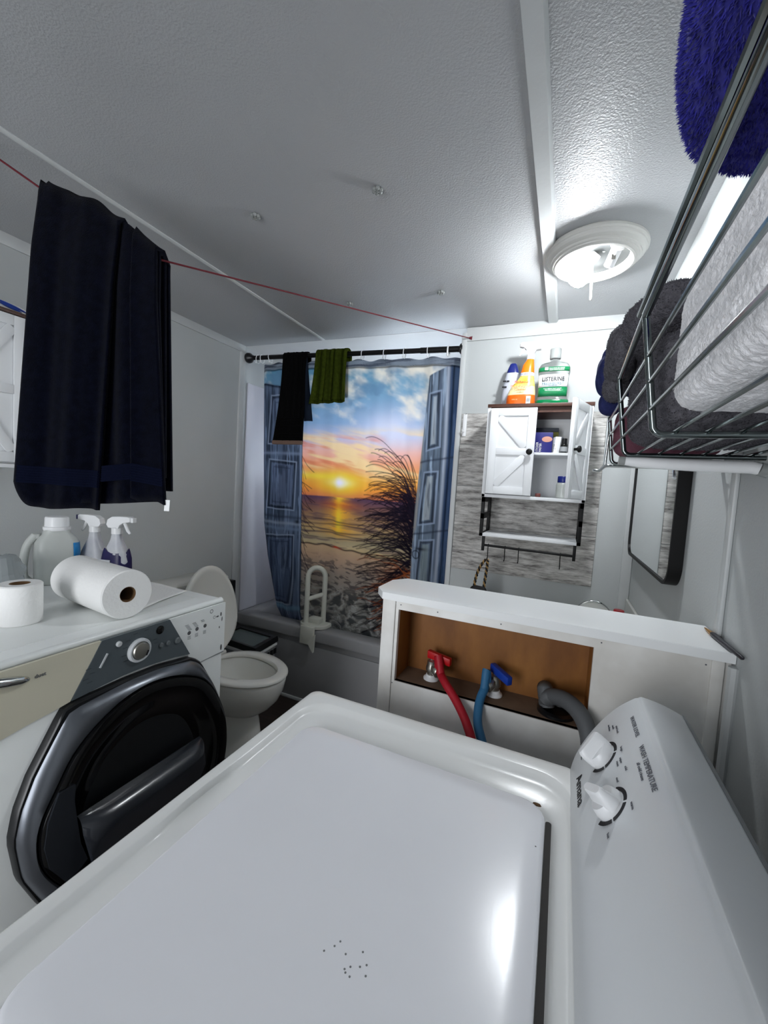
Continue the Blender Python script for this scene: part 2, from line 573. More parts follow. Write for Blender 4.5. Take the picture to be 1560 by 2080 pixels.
def tufts(pts_normals, length, width, seed=3, jitter=0.5):
    """short pile: one thin triangle pair per tuft"""
    r = random.Random(seed)
    mb = MB()
    vs, fs = [], []
    for p, n in pts_normals:
        p, n = Vector(p), Vector(n).normalized()
        d = (n + Vector((r.uniform(-1, 1), r.uniform(-1, 1), r.uniform(-1, 1))) * jitter).normalized()
        t = d.cross(Vector((r.uniform(-1, 1), r.uniform(-1, 1), r.uniform(-1, 1)))).normalized() * width
        b = d.cross(t).normalized() * width
        k = len(vs)
        l = length * r.uniform(0.6, 1.2)
        vs += [p + t, p - t * 0.5 + b * 0.8, p - t * 0.5 - b * 0.8, p + d * l]
        fs += [(k, k + 1, k + 3), (k + 1, k + 2, k + 3), (k + 2, k, k + 3)]
    return mb.add(vs, fs)


def surf_pts(mb, count, seed=5, keep=None):
    """random points with normals on the faces of a builder"""
    r = random.Random(seed)
    tri = []
    for f in mb.f:
        for k in range(1, len(f) - 1):
            tri.append((f[0], f[k], f[k + 1]))
    V = np.array(mb.v)
    T = np.array(tri)
    A, B, C3 = V[T[:, 0]], V[T[:, 1]], V[T[:, 2]]
    N = np.cross(B - A, C3 - A)
    ar = np.linalg.norm(N, axis=1)
    cen = V.mean(axis=0)
    cum = np.cumsum(ar / ar.sum())
    out = []
    for _ in range(count):
        i = min(int(np.searchsorted(cum, r.random())), len(T) - 1)
        a, b = r.random(), r.random()
        if a + b > 1:
            a, b = 1 - a, 1 - b
        p = A[i] + (B[i] - A[i]) * a + (C3[i] - A[i]) * b
        n = N[i] / max(ar[i], 1e-12)
        if np.dot(n, p - cen) < 0:
            n = -n
        if keep is None or keep(p):
            out.append((tuple(p), tuple(n)))
    return out


def arc(c, a, b, r, t0, t1, n=10):
    """points of an arc in the plane of unit vectors a, b"""
    c, a, b = Vector(c), Vector(a), Vector(b)
    return [c + a * (r * math.cos(math.radians(t0 + (t1 - t0) * i / n))) + b * (r * math.sin(math.radians(t0 + (t1 - t0) * i / n))) for i in range(n + 1)]


def ceilz(x):
    return 2.167 - 0.01802 * x


# ================================================================== ROOM
XL, XR, YN, YB, YA = -1.938, 0.293, -1.25, 2.03, 2.79


def struct(mb, name, m, **k):
    return mb.build(name, m, kind='structure', **k)


struct(MB().box(XL - 0.1, XR + 0.1, YN - 0.1, YA + 0.1, -0.06, 0), 'floor', 'floor')


def tilted(x0, x1, y0, y1, th):
    return MB().add([(x, y, ceilz(x) + d) for d in (0, th) for x, y in ((x0, y0), (x1, y0), (x1, y1), (x0, y1))],
                    [(3, 2, 1, 0), (4, 5, 6, 7), (0, 1, 5, 4), (1, 2, 6, 5), (2, 3, 7, 6), (3, 0, 4, 7)])


struct(tilted(XL - 0.1, XR + 0.1, YN - 0.1, YB + 0.002, 0.05), 'ceiling', 'ceiling')
struct(tilted(XL - 0.1, XR + 0.1, YB + 0.006, YA + 0.1, 0.05), 'ceiling_alcove', 'alcove_ceiling')
struct(MB().box(XL - 0.08, XL, YN - 0.08, YA + 0.08, 0, 2.25), 'wall_left', 'wall')
struct(MB().box(XR, XR + 0.08, YN - 0.08, YA, 0, 2.25), 'wall_right', 'wall')
struct(MB().box(XL, -1.28, YN - 0.08, YN, 0, 2.25).box(-0.42, XR, YN - 0.08, YN, 0, 2.25).box(-1.28, -0.42, YN - 0.08, YN, 2.05, 2.25), 'wall_near', 'wall')
wb = struct(MB().box(-0.508, XR, YB, YA + 0.08, 0, 2.25), 'wall_back', 'wall')
# alcove back wall with the window opening
WX0, WX1, WZ0, WZ1 = -1.42, -0.62, 1.36, 1.98
ab = MB()
ab.box(XL, WX0, YA, YA + 0.08, 0, 2.25).box(WX1, -0.508, YA, YA + 0.08, 0, 2.25)
ab.box(WX0, WX1, YA, YA + 0.08, 0, WZ0).box(WX0, WX1, YA, YA + 0.08, WZ1, 2.25)
struct(ab, 'wall_alcove', 'surround')
wf = MB()
for a in ((WX0, WX0 + 0.04, WZ0, WZ1), (WX1 - 0.04, WX1, WZ0, WZ1), (WX0, WX1, WZ0, WZ0 + 0.04), (WX0, WX1, WZ1 - 0.04, WZ1), (-1.035, -1.005, WZ0, WZ1)):
    wf.box(a[0], a[1], YA + 0.02, YA + 0.06, a[2], a[3], 0.004)
w1 = struct(wf, 'window_1', 'trim')
MB().box(WX0 + 0.03, -1.02, YA + 0.038, YA + 0.042, WZ0 + 0.03, WZ1 - 0.03).build('pane', 'pane', w1)
MB().box(-1.02, WX1 - 0.03, YA + 0.038, YA + 0.042, WZ0 + 0.03, WZ1 - 0.03).build('pane', 'pane', w1)
# alcove surround panel on the left wall
struct(MB().box(XL, XL + 0.012, YB + 0.03, YA, 0.47, 1.98, 0.004), 'trim_1', 'surround')
struct(MB().box(-0.52, -0.508, YB + 0.03, YA, 0.47, 1.98, 0.004), 'trim_2', 'surround')


def batten(x0, x1, y0, y1, d):
    return MB().loops([[(x0, y, ceilz(x0)), (x0 + 0.002, y, ceilz(x0) - d), (x1 - 0.006, y, ceilz(x1) - d), (x1, y, ceilz(x1) - d * 0.4), (x1, y, ceilz(x1))] for y in (y0, y1)])


struct(batten(-0.132, -0.090, YN, YB, 0.013), 'trim_3', 'trim')
struct(batten(-1.352, -1.336, YN, YB, 0.006), 'trim_4', 'trim')
# crown boards and corner boards
struct(MB().box(XL, XL + 0.008, YN, YB, 2.158, 2.203, 0.002), 'trim_5', 'trim')
struct(MB().box(-0.506, XR, YB - 0.008, YB, 2.108, 2.172, 0.002), 'trim_6', 'trim')
struct(MB().box(XL, XL + 0.012, 1.985, 2.032, 0.0, 2.158, 0.003), 'trim_7', 'trim')
struct(MB().box(-0.528, -0.502, YB - 0.01, YB + 0.06, 0.48, 2.15, 0.004), 'trim_8', 'trim')
struct(MB().box(XR - 0.008, XR, 0.945, 0.968, 1.125, 2.16, 0.003), 'trim_9', 'trim')
struct(MB().tube([(XR - 0.004, 0.862, 0.0), (XR - 0.004, 0.862, 1.098)], 0.009, 8), 'trim_10', 'trim')
struct(MB().box(XR - 0.04, XR - 0.001, YB - 0.006, YB, 0.85, 2.11, 0.002), 'trim_11', 'trim')
# weathered planks behind the cabinet
pz = [1.755, 1.602, 1.396, 1.196, 0.972]
for i in range(4):
    MB().box(-0.500, 0.144, YB - 0.006, YB - 0.0005, pz[i + 1] + 0.0012, pz[i] - 0.0012, 0.0015, 1).build('plank', 'plank', wb)

# ---- half wall with the plumbing niche
hw = MB()
FX0, FX1, PY0, PY1 = -0.372, 0.262, 0.880, 1.010
NX0, NX1, NZ0, NZ1, NY = -0.335, 0.078, 0.906, 1.080, 0.972
hw.box(FX0 + 0.03, NX0, PY0, PY0 + 0.012, 0, 1.10).box(NX1, FX1, PY0, PY0 + 0.012, 0, 1.10)
hw.box(NX0, NX1, PY0, PY0 + 0.012, 0, NZ0).box(NX0, NX1, PY0, PY0 + 0.012, NZ1, 1.10)
hw.box(FX0 + 0.005, XR - 0.001, PY1 - 0.012, PY1, 0, 1.10).box(FX1, XR - 0.0005, PY0 + 0.006, PY0 + 0.03, 0, 1.10)
half = struct(hw, 'wall_half', 'white_board')
MB().box(FX0 - 0.004, FX0 + 0.029, PY0 - 0.003, PY1 + 0.003, 0, 1.10, 0.002).build('end_post', 'white_board', half)
MB().box(FX1, XR - 0.012, PY0 - 0.004, PY0 + 0.02, 0, 1.10, 0.002).build('wall_post', 'white_board', half)
cap = [(-0.374, 0.868), (-0.402, 0.905), (-0.402, 0.992), (-0.375, 1.035), (XR - 0.001, 1.035), (XR - 0.001, 0.868)]
MB().loops([[(x, y, z) for x, y in cap] for z in (1.102, 1.1185)] + [[(x * 0.995 + 0.0003, y + (0.952 - y) * 0.015, 1.120) for x, y in cap]]).build('cap', 'cap_paint', half)
nb = MB().box(NX0 - 0.004, NX1 + 0.004, NY, NY + 0.006, NZ0 - 0.004, NZ1 + 0.004)
nb.box(NX0 - 0.006, NX0, PY0 + 0.012, NY, NZ0 - 0.004, NZ1).box(NX1, NX1 + 0.006, PY0 + 0.012, NY, NZ0 - 0.004, NZ1)
nb.box(NX0 - 0.004, NX1 + 0.004, PY0 + 0.012, NY, NZ1, NZ1 + 0.006)
nb.build('niche_lining', 'niche_wood', half)
MB().box(NX0, NX1, PY0 + 0.003, NY, NZ0 - 0.008, NZ0).build('niche_floor', 'niche_floor', half)
nl = MB()
for x, z in ((-0.33, 1.092), (-0.24, 1.091), (-0.10, 1.091), (0.09, 1.092), (0.255, 1.088), (-0.355, 1.03), (-0.34, 0.90)):
    nl.lathe([(0.0016, 0), (0.0016, 0.0008)], (x, PY0 + 0.0004, z), (0, -1, 0), 6)
nl.build('nail_heads', 'grey_ink', half, kind='stuff')


# ================================================================== WASHER (top loader in front)
W = thing('top_load_washer', 'big white top-loading washing machine with angled grey control console', 'washing machine', (-0.13, 0.388, 0))
WY0, WY1 = 0.045, 0.732
MB().box(-0.457, 0.198, WY0 + 0.004, WY1 - 0.004, 0.02, 0.885, 0.012).build('cabinet', 'enamel', W)
for x in (-0.41, 0.16):
    for y in (0.09, 0.69):
        MB().lathe([(0.02, 0), (0.02, 0.012), (0.012, 0.014), (0.012, 0.03)], (x, y, 0), n=12).build('foot', 'rubber', W)


def scoop(loop, k):
    out = []
    for x, y, z in loop:
        if x < -0.36 and 0.30 < y < 0.50:
            w = math.exp(-(((y - 0.405) / 0.055) ** 4))
            out.append((x - 0.013 * k * w, y, z - 0.006 * k * w))
        else:
            out.append((x, y, z))
    return out


NSD = 30
dk = []
for x0, x1, y0, y1, r, z, k in ((-0.463, 0.060, WY0, WY1, 0.018, 0.878, 0), (-0.463, 0.060, WY0, WY1, 0.018, 0.910, 0), (-0.4615, 0.059, WY0 + 0.0015, WY1 - 0.0015, 0.018, 0.9165, 0),
                                (-0.457, 0.058, WY0 + 0.006, WY1 - 0.006, 0.018, 0.9198, 0), (-0.450, 0.057, WY0 + 0.014, WY1 - 0.014, 0.024, 0.9203, 0), (-0.4415, 0.050, WY0 + 0.036, WY1 - 0.037, 0.052, 0.9203, 0),
                                (-0.4385, 0.0485, WY0 + 0.039, WY1 - 0.0405, 0.052, 0.9192, 0.2), (-0.4345, 0.0465, WY0 + 0.044, WY1 - 0.0465, 0.050, 0.9120, 0.7), (-0.4315, 0.045, WY0 + 0.047, WY1 - 0.0505, 0.049, 0.9098, 1.0),
                                (-0.425, 0.041, WY0 + 0.054, WY1 - 0.060, 0.046, 0.9090, 1.0), (-0.408, 0.032, WY0 + 0.10, WY1 - 0.100, 0.036, 0.9080, 0.9), (-0.400, 0.028, WY0 + 0.11, WY1 - 0.108, 0.034, 0.9040, 0.4), (-0.38, 0.020, WY0 + 0.13, WY1 - 0.12, 0.03, 0.899, 0)):
    dk.append(scoop(rrect(x0, x1, y0, y1, r, z, NSD), k))
MB().loops(dk, c0=False).build('top_deck', 'deck', W, angle=60)
ld = []
for ins, z in ((0.002, 0.9015), (0.0, 0.904), (0.0, 0.9135), (0.0008, 0.9158), (0.0025, 0.9176), (0.0055, 0.9186), (0.03, 0.9188)):
    ld.append(rrect(-0.402 + ins, 0.0135 - ins, 0.152 + ins, 0.624 - ins, 0.032 - ins * 0.5, z, NSD))
lid = MB().loops(ld).build('lid', 'lid', W, angle=60)
gp = MB().loops([rrect(0.0142, 0.0222, 0.14, 0.606, 0.0035, z, 6, 3) for z in (0.902, 0.9065)])
gp.build('hinge_gap', 'gap', W)
MB().loops([[(0.001 + 0.0065 * math.cos(a) * k, 0.6195 + 0.0028 * math.sin(a) * k, 0.9155 + dz) for a in [2 * math.pi * i / 12 for i in range(12)]] for k, dz in ((1, 0), (0.8, 0.002))]).build('rust_chip', 'rust', W)
dm = MB()
for x, y in ((-0.168, 0.326), (-0.175, 0.318), (-0.146, 0.318), (-0.150, 0.314), (-0.148, 0.312), (-0.143, 0.311), (-0.138, 0.322), (-0.133, 0.326), (-0.165, 0.332), (-0.155, 0.325), (-0.141, 0.334), (-0.13, 0.318), (0.004, 0.54)):
    dm.lathe([(0.0011, 0), (0.0005, 0.0004)], (x, y, 0.9188), n=6)
dm.build('dirt_specks', 'dirt', lid, kind='stuff')
# console
PROF = [(0.046, 0.918), (0.051, 0.945), (0.062, 0.975), (0.080, 1.010), (0.102, 1.042), (0.123, 1.063), (0.130, 1.0675), (0.137, 1.070), (0.160, 1.066), (0.182, 1.0585), (0.189, 1.055)]


def con(s):
    """point, tangent (up the face) and outward normal at length s along the console face"""
    a = 0
    for (x0, z0), (x1, z1) in zip(PROF, PROF[1:]):
        L = math.hypot(x1 - x0, z1 - z0)
        if a + L >= s:
            t = (s - a) / L
            e = Vector(((x1 - x0) / L, 0, (z1 - z0) / L))
            return Vector((x0 + (x1 - x0) * t, 0, z0 + (z1 - z0) * t)), e, Vector((-e.z, 0, e.x))
        a += L


def smooth_prof(P, n=5):
    out = []
    for i in range(len(P) - 1):
        p0, p1, p2, p3 = P[max(i - 1, 0)], P[i], P[i + 1], P[min(i + 2, len(P) - 1)]
        for k in range(n):
            t = k / n
            out.append(tuple(0.5 * (2 * p1[j] + (p2[j] - p0[j]) * t + (2 * p0[j] - 5 * p1[j] + 4 * p2[j] - p3[j]) * t * t + (3 * p1[j] - p0[j] - 3 * p2[j] + p3[j]) * t ** 3) for j in (0, 1)))
    return out + [P[-1]]


outl = smooth_prof(PROF) + [(0.1935, 1.046), (0.1955, 0.918)]
cx0, cz0 = 0.13, 0.98
cl = []
for y, k in ((WY0 + 0.008, 0.985), (WY0 + 0.011, 1.0), (0.3, 1), (0.55, 1), (WY1 - 0.014, 1.0), (WY1 - 0.0105, 0.99), (WY1 - 0.009, 0.975)):
    cl.append([(cx0 + (x - cx0) * k, y, cz0 + (z - cz0) * k if z > 0.93 else z) for x, z in outl])
console = MB().loops(cl).build('console', 'console', W, angle=50)
MB().loops([[(x, y, z) for x, z in ((0.188, 1.0565), (0.1925, 1.0525), (0.1995, 1.044), (0.201, 0.90), (0.194, 0.90), (0.193, 1.04))] for y in (WY0 + 0.006, WY1 - 0.008)]).build('rear_edge', 'grey_plastic', W)


def knob(s, y, ang):
    p, e, n = con(s)
    p = p + Vector((0, y, 0))
    e, yv = e.normalized(), Vector((0, -1, 0))
    rg = MB()
    for a0, a1 in ((-58, -5), (2, 62), (70, 150)):
        A = [math.radians(a0 + (a1 - a0) * i / 10) for i in range(11)]
        ring = [(p + n * 0.0006 + (yv * math.cos(a) + e * math.sin(a)) * 0.0255) for a in A] + [(p + n * 0.0006 + (yv * math.cos(a) + e * math.sin(a)) * 0.0205) for a in reversed(A)]
        rg.prism(ring, n * 0.0004)
    kb = MB().lathe([(0.0195, 0.0), (0.0195, 0.005), (0.018, 0.010), (0.0165, 0.013), (0.0, 0.0135)], p, n, 28).build('knob', 'white_plastic', W)
    d = (yv * math.cos(ang) + e * math.sin(ang)).normalized()
    c = d.cross(n).normalized()
    L = []
    for h, ln, wd in ((0.004, 0.0205, 0.0105), (0.011, 0.021, 0.0098), (0.019, 0.021, 0.0070), (0.0245, 0.020, 0.0060), (0.027, 0.018, 0.0046)):
        L.append([p + n * h + d * (ln * math.copysign(abs(math.cos(t)) ** 0.45, math.cos(t))) + c * (wd * math.copysign(abs(math.sin(t)) ** 0.7, math.sin(t))) for t in [2 * math.pi * i / 24 for i in range(24)]])
    MB().loops(L).build('grip', 'white_plastic', kb)
    rg.build('setting_ring', 'ink', W)


knob(0.100, 0.628, math.radians(115))
knob(0.100, 0.530, math.radians(35))


def ctext(body, s, y, size, m='ink', bold=0.0, shear=0.0, wide=1.0):
    p, e, n = con(s)
    return text(body, W, size, p + Vector((0, y, 0)) + n * 0.0012, (0, -1, 0), e, m, bold=bold, shear=shear, wide=wide)


ctext('Amana', 0.0335, 0.655, 0.0235, 'ink', 0.006, 0.2, 0.95)
ctext('WATER LEVEL', 0.156, 0.672, 0.0085, 'grey_ink', 0.0, 0, 1.0)
ctext('WASH TEMPERATURE', 0.156, 0.597, 0.0098, 'grey_ink', 0.0, 0, 0.92)
ctext('all cold rinses', 0.1475, 0.568, 0.0062, 'grey_ink')
for body, s, y in (('mini load', 0.131, 0.672), ('small', 0.125, 0.681), ('medium', 0.118, 0.690), ('large', 0.131, 0.618), ('super', 0.126, 0.598), ('reset', 0.12, 0.596),
                   ('cold', 0.131, 0.575), ('warm', 0.128, 0.512), ('hot', 0.088, 0.496), ('cool', 0.115, 0.567), ('low', 0.05, 0.687)):
    ctext(body, s, y, 0.0052, 'grey_ink')


# ================================================================== FRONT LOADER
D = thing('front_load_washer', 'white front-loading washing machine with dark round door and grey control panel', 'washing machine', (-1.36, 0.655, 0))
XD = -0.982
DY0, DY1 = 0.315, 0.988
MB().box(-1.75, XD - 0.006, DY0, DY1, 0.02, 0.942, 0.012).build('cabinet', 'appl_white', D)
for x in (-1.7, -1.03):
    for y in (0.36, 0.94):
        MB().lathe([(0.022, 0), (0.022, 0.012), (0.012, 0.014), (0.012, 0.03)], (x, y, 0), n=12).build('foot', 'rubber', D)
tp = MB().box(-1.752, XD - 0.02, DY0 - 0.001, DY1 + 0.001, 0.944, 0.9695, 0.008)
tp.tube([(XD - 0.022, DY0, 0.9605), (XD - 0.022, DY1, 0.9605)], 0.0105, 12)
tp.build('top_panel', 'appl_white', D)
MB().box(-1.70, XD - 0.075, DY0 + 0.04, DY1 - 0.05, 0.9695, 0.9705).build('top_inset', 'appl_white', D)


def fpoly(pts, x, th):
    return MB().prism([(x, y, z) for y, z in pts], (th, 0, 0))


fpoly([(0.602, 0.957), (0.782, 0.957), (0.988, 0.957), (0.988, 0.795), (0.87, 0.79), (0.848, 0.826), (0.778, 0.950)], XD - 0.008, 0.006).build('upper_fascia', 'appl_white', D)
drawer = fpoly([(DY0, 0.957), (0.598, 0.957), (0.531, 0.838), (0.505, 0.833), (0.455, 0.826), (0.405, 0.817), (DY0, 0.800)], XD - 0.008, 0.008).build('dispenser_drawer', 'cream', D)
MB().lathe([(0.0005, -0.062), (0.005, -0.058), (0.009, -0.045), (0.0105, -0.02), (0.0105, 0.02), (0.009, 0.045), (0.005, 0.058), (0.0005, 0.062)], (XD + 0.004, 0.394, 0.9395), (0, 1, -0.25), 14).build('handle', 'chrome', drawer)
text('duet', drawer, 0.0115, (XD + 0.0008, 0.463, 0.921), (0, 1, 0), (0, 0, 1), 'grey_ink', bold=0.01)
arcb = [(0.851, 0.833), (0.80, 0.842), (0.747, 0.847), (0.70, 0.850), (0.651, 0.850), (0.60, 0.846), (0.565, 0.842), (0.533, 0.839)]
cpan = fpoly([(0.598, 0.958), (0.780, 0.958)] + arcb, XD - 0.007, 0.009).build('control_panel', 'panel_grey', D)
dial = MB().lathe([(0.031, 0), (0.031, 0.006), (0.028, 0.010), (0.024, 0.010), (0.0225, 0.006)], (XD + 0.002, 0.690, 0.903), (1, 0, 0), 32).build('dial', 'light_ink', D)
MB().lathe([(0.0225, 0.004), (0.0220, 0.010), (0.0195, 0.0135), (0.012, 0.0150), (0, 0.0155)], (XD + 0.002, 0.690, 0.903), (1, 0, 0), 28).build('dial_cap', 'brushed', dial)
MB().obox((XD + 0.0165, 0.704, 0.894), (0.0015, 0, 0), (0, 0.003, 0.006), (0, -0.0016, 0.0008)).build('dial_marker', 'black_plastic', dial)
MB().lathe([(0.0115, 0), (0.0115, 0.0012), (0.011, 0.0015)], (XD + 0.002, 0.750, 0.938), (1, 0, 0), 24).build('knob_hole', 'black_gloss', D)
MB().lathe([(0.007, 0), (0.007, 0.004), (0.005, 0.006), (0, 0.0062)], (XD + 0.002, 0.637, 0.937), (1, 0, 0), 18).build('button', 'light_ink', D)
for y, z, r in ((0.754, 0.894, 0.0065), (0.775, 0.893, 0.0065), (0.806, 0.890, 0.009)):
    MB().lathe([(r, 0), (r, 0.003), (r * 0.75, 0.005), (0, 0.0052)], (XD + 0.002, y, z), (1, 0, 0), 18).build('button', 'button_grey', D)
MB().obox((XD + 0.003, 0.6015, 0.9075), (0.0012, 0, 0), (0, 0.0085, 0.0150), (0, 0.0020, -0.0011), 0.0004).build('indicator_strip', 'light_ink', D)
ln = MB()
for y0, z0 in ((0.562, 0.899), (0.570, 0.886), (0.556, 0.876), (0.565, 0.866), (0.655, 0.936), (0.648, 0.92), (0.645, 0.90), (0.65, 0.885), (0.73, 0.915), (0.733, 0.905), (0.675, 0.948), (0.705, 0.949)):
    ln.box(XD + 0.0021, XD + 0.0024, y0, y0 + 0.012, z0, z0 + 0.0014)
ln.build('printed_lines', 'dark_print', D, kind='stuff')
for y, z in ((0.849, 0.897), (0.877, 0.901), (0.907, 0.902)):
    MB().lathe([(0.0060, 0), (0.0060, 0.0005), (0.0056, 0.0007)], (XD - 0.002, y, z), (1, 0, 0), 14).build('indicator_window', 'chip', D)
ln = MB()
for bx, n in ((0.842, 5), (0.868, 4), (0.898, 2)):
    for k in range(n):
        ln.box(XD - 0.0018, XD - 0.0014, bx - 0.008 + k * 0.003, bx + 0.001 + k * 0.003 + 0.003, 0.922 - k * 0.0042, 0.9233 - k * 0.0042)
    for k in range(3):
        ln.box(XD - 0.0018, XD - 0.0014, bx + 0.002, bx + 0.013, 0.886 - k * 0.004, 0.8872 - k * 0.004)
ln.build('printed_legend', 'grey_ink', D, kind='stuff')
wm = MB()
for y, z, r, w in ((0.931, 0.941, 0.0064, 0.0018), (0.943, 0.919, 0.0050, 0.0012)):
    A = [2 * math.pi * i / 18 for i in range(18)]
    wm.loops([[(XD - 0.0016, y + (r + dr) * math.cos(a), z + (r + dr) * math.sin(a)) for a in A] for dr in (0, -w)], False, False)
for y, z, a, b in ((0.956, 0.918, 0.006, 0.0025), (0.970, 0.922, 0.003, 0.007), (0.975, 0.905, 0.002, 0.008), (0.965, 0.88, 0.002, 0.004), (0.975, 0.81, 0.004, 0.01)):
    wm.lathe([(1, 0), (0.9, 0.0003)], (XD - 0.0018, y, z), (1, 0, 0), 10, a, b, (0, 1, 0))
wm.build('scuff_marks', 'chip', D, kind='stuff')
MB().box(XD - 0.006, XD - 0.0035, 0.86, DY1, 0.7895, 0.7915).build('seam_line', 'grey_plastic', D)


def spl(P, n=6, closed=True):
    m = len(P)
    out = []
    for i in range(m):
        p0, p1, p2, p3 = P[(i - 1) % m], P[i], P[(i + 1) % m], P[(i + 2) % m]
        for k in range(n):
            t = k / n
            out.append(tuple(0.5 * (2 * p1[j] + (p2[j] - p0[j]) * t + (2 * p0[j] - 5 * p1[j] + 4 * p2[j] - p3[j]) * t * t + (3 * p1[j] - p0[j] - 3 * p2[j] + p3[j]) * t ** 3) for j in range(len(p1))))
    return out


def resample(P, n):
    P = list(P) + [P[0]]
    L = [0]
    for a, b in zip(P, P[1:]):
        L.append(L[-1] + math.hypot(b[0] - a[0], b[1] - a[1]))
    out = []
    j = 0
    for i in range(n):
        d = L[-1] * i / n
        while L[j + 1] < d:
            j += 1
        t = (d - L[j]) / max(L[j + 1] - L[j], 1e-9)
        out.append((P[j][0] + (P[j + 1][0] - P[j][0]) * t, P[j][1] + (P[j + 1][1] - P[j][1]) * t))
    return out


outer = [(0.517, 0.836), (0.592, 0.839), (0.652, 0.842), (0.747, 0.840), (0.852, 0.826), (0.882, 0.800), (0.921, 0.732), (0.960, 0.620), (0.976, 0.500), (0.967, 0.410), (0.935, 0.335), (0.87, 0.270), (0.78, 0.232),
         (0.69, 0.228), (0.60, 0.255), (0.52, 0.325), (0.468, 0.41), (0.432, 0.50), (0.418, 0.594), (0.428, 0.655), (0.450, 0.716), (0.482, 0.775), (0.505, 0.818)]
cen = (0.705, 0.545)
NO = 96


def ang_loop(P, n=NO):
    """resample a star-shaped outline at equal angles about cen"""
    Q = P + [P[0]]
    out = []
    for i in range(n):
        a = 2 * math.pi * i / n
        d = (math.cos(a), math.sin(a))
        best = 0.05
        for (y0, z0), (y1, z1) in zip(Q, Q[1:]):
            ex, ez = y1 - y0, z1 - z0
            den = d[0] * ez - d[1] * ex
            if abs(den) < 1e-12:
                continue
            wx, wz = y0 - cen[0], z0 - cen[1]
            t = (wx * ez - wz * ex) / den
            u = (wx * d[1] - wz * d[0]) / den
            if t > 0 and -1e-6 <= u <= 1 + 1e-6:
                best = max(best, t)
        out.append((cen[0] + d[0] * best, cen[1] + d[1] * best))
    return out


oval = [(0.81, 0.793), (0.719, 0.818), (0.64, 0.811), (0.571, 0.778), (0.52, 0.734), (0.485, 0.674), (0.458, 0.617), (0.452, 0.564), (0.463, 0.505), (0.500, 0.435), (0.56, 0.355), (0.63, 0.295), (0.71, 0.268), (0.79, 0.272), (0.87, 0.305), (0.935, 0.375), (0.965, 0.445), (0.972, 0.535), (0.950, 0.632), (0.888, 0.740)]
OL = ang_loop(outer)
VL = ang_loop(spl(oval))


def ring(L, x, k=1.0):
    return [(x, cen[0] + (y - cen[0]) * k, cen[1] + (z - cen[1]) * k) for y, z in L]


def mixl(A, B, t, x):
    return [(x, a[0] + (b[0] - a[0]) * t, a[1] + (b[1] - a[1]) * t) for a, b in zip(A, B)]


MB().loops([ring(OL, XD - 0.010), ring(OL, XD + 0.012), ring(OL, XD + 0.016, 0.99)], False, True).build('door_surround', 'black_plastic', D)
MB().loops([mixl(OL, VL, 0.16, XD + 0.013), mixl(OL, VL, 0.22, XD + 0.022), mixl(OL, VL, 0.55, XD + 0.036), mixl(OL, VL, 0.9, XD + 0.040), mixl(OL, VL, 1.0, XD + 0.036)], False, False).build('door_ring', 'door_silver', D, angle=60)
fl = [[(XD + 0.030, y, z) for y, z in VL]] + [ring(VL, XD + xx, k) for xx, k in ((0.044, 0.985), (0.046, 0.95), (0.044, 0.88), (0.036, 0.80), (0.024, 0.72), (0.016, 0.6), (0.012, 0.3), (0.011, 0.02))]
MB().loops(fl, False, True).build('door', 'black_gloss', D, angle=60)
# moulded lower shelf of the door glass
bt = MB()
L = []
for i in range(25):
    t = i / 24
    y = 0.528 + (0.864 - 0.528) * t
    rr = 0.04 * (1 - abs(2 * t - 1) ** 8 * 0.5)
    L.append([(XD + 0.036 + rr * 1.25 * math.sin(a), y, 0.545 + 0.036 * math.cos(a)) for a in [math.pi * k / 10 for k in range(6)]] +
             [(XD + 0.085 - 0.055 * q, y + (0.69 - y) * q * 0.35, 0.545 - 0.22 * q) for q in (0.15, 0.4, 0.7, 1.0)] + [(XD + 0.012, y + (0.69 - y) * 0.35, 0.33)])
MB().loops(L).build('door_bowl', 'bump_dark', D, angle=60)
hp = [(0.518, 0.668), (0.486, 0.670), (0.466, 0.617), (0.460, 0.564), (0.470, 0.510), (0.505, 0.445), (0.545, 0.470), (0.530, 0.52), (0.522, 0.58), (0.516, 0.632)]
fpoly(hp, XD + 0.0435, 0.006).build('door_handle', 'bump_dark', D)

# ================================================================== THINGS ON THE FRONT LOADER
TZ = 0.9706


def rolltube(c, axis, r, ri, ln, n=40):
    return MB().lathe([(ri, 0.0), (r - 0.003, 0.0), (r, 0.003), (r, ln - 0.003), (r - 0.003, ln), (ri, ln), (ri, 0)], c, axis, n, cap=False)


tr = thing('toilet_paper_roll', 'white toilet paper roll standing on end near the left picture edge', 'toilet paper', (-1.225, 0.546, TZ))
rolltube((-1.225, 0.546, TZ), (0, 0, 1), 0.0455, 0.021, 0.100).build('paper', 'paper', tr)
MB().lathe([(0.0212, 0.0005), (0.0212, 0.0996), (0.0202, 0.0996), (0.0202, 0.0005), (0.0212, 0.0005)], (-1.225, 0.546, TZ), n=28, cap=False).build('core', 'card', tr)
rax = Vector((-0.97, 0.10, 0)).normalized()
rc = Vector((-1.045, 0.702, TZ + 0.066))
pt = thing('paper_towel_roll', 'white paper towel roll lying on its side with one sheet loose', 'paper towel', (-1.2, 0.72, TZ))
rolltube(rc, rax, 0.066, 0.021, 0.285, 48).build('paper', 'paper', pt)
MB().lathe([(0.0212, 0.001), (0.0212, 0.284), (0.0196, 0.284), (0.0196, 0.001), (0.0212, 0.001)], rc, rax, n=28, cap=False).build('core', 'card', pt)


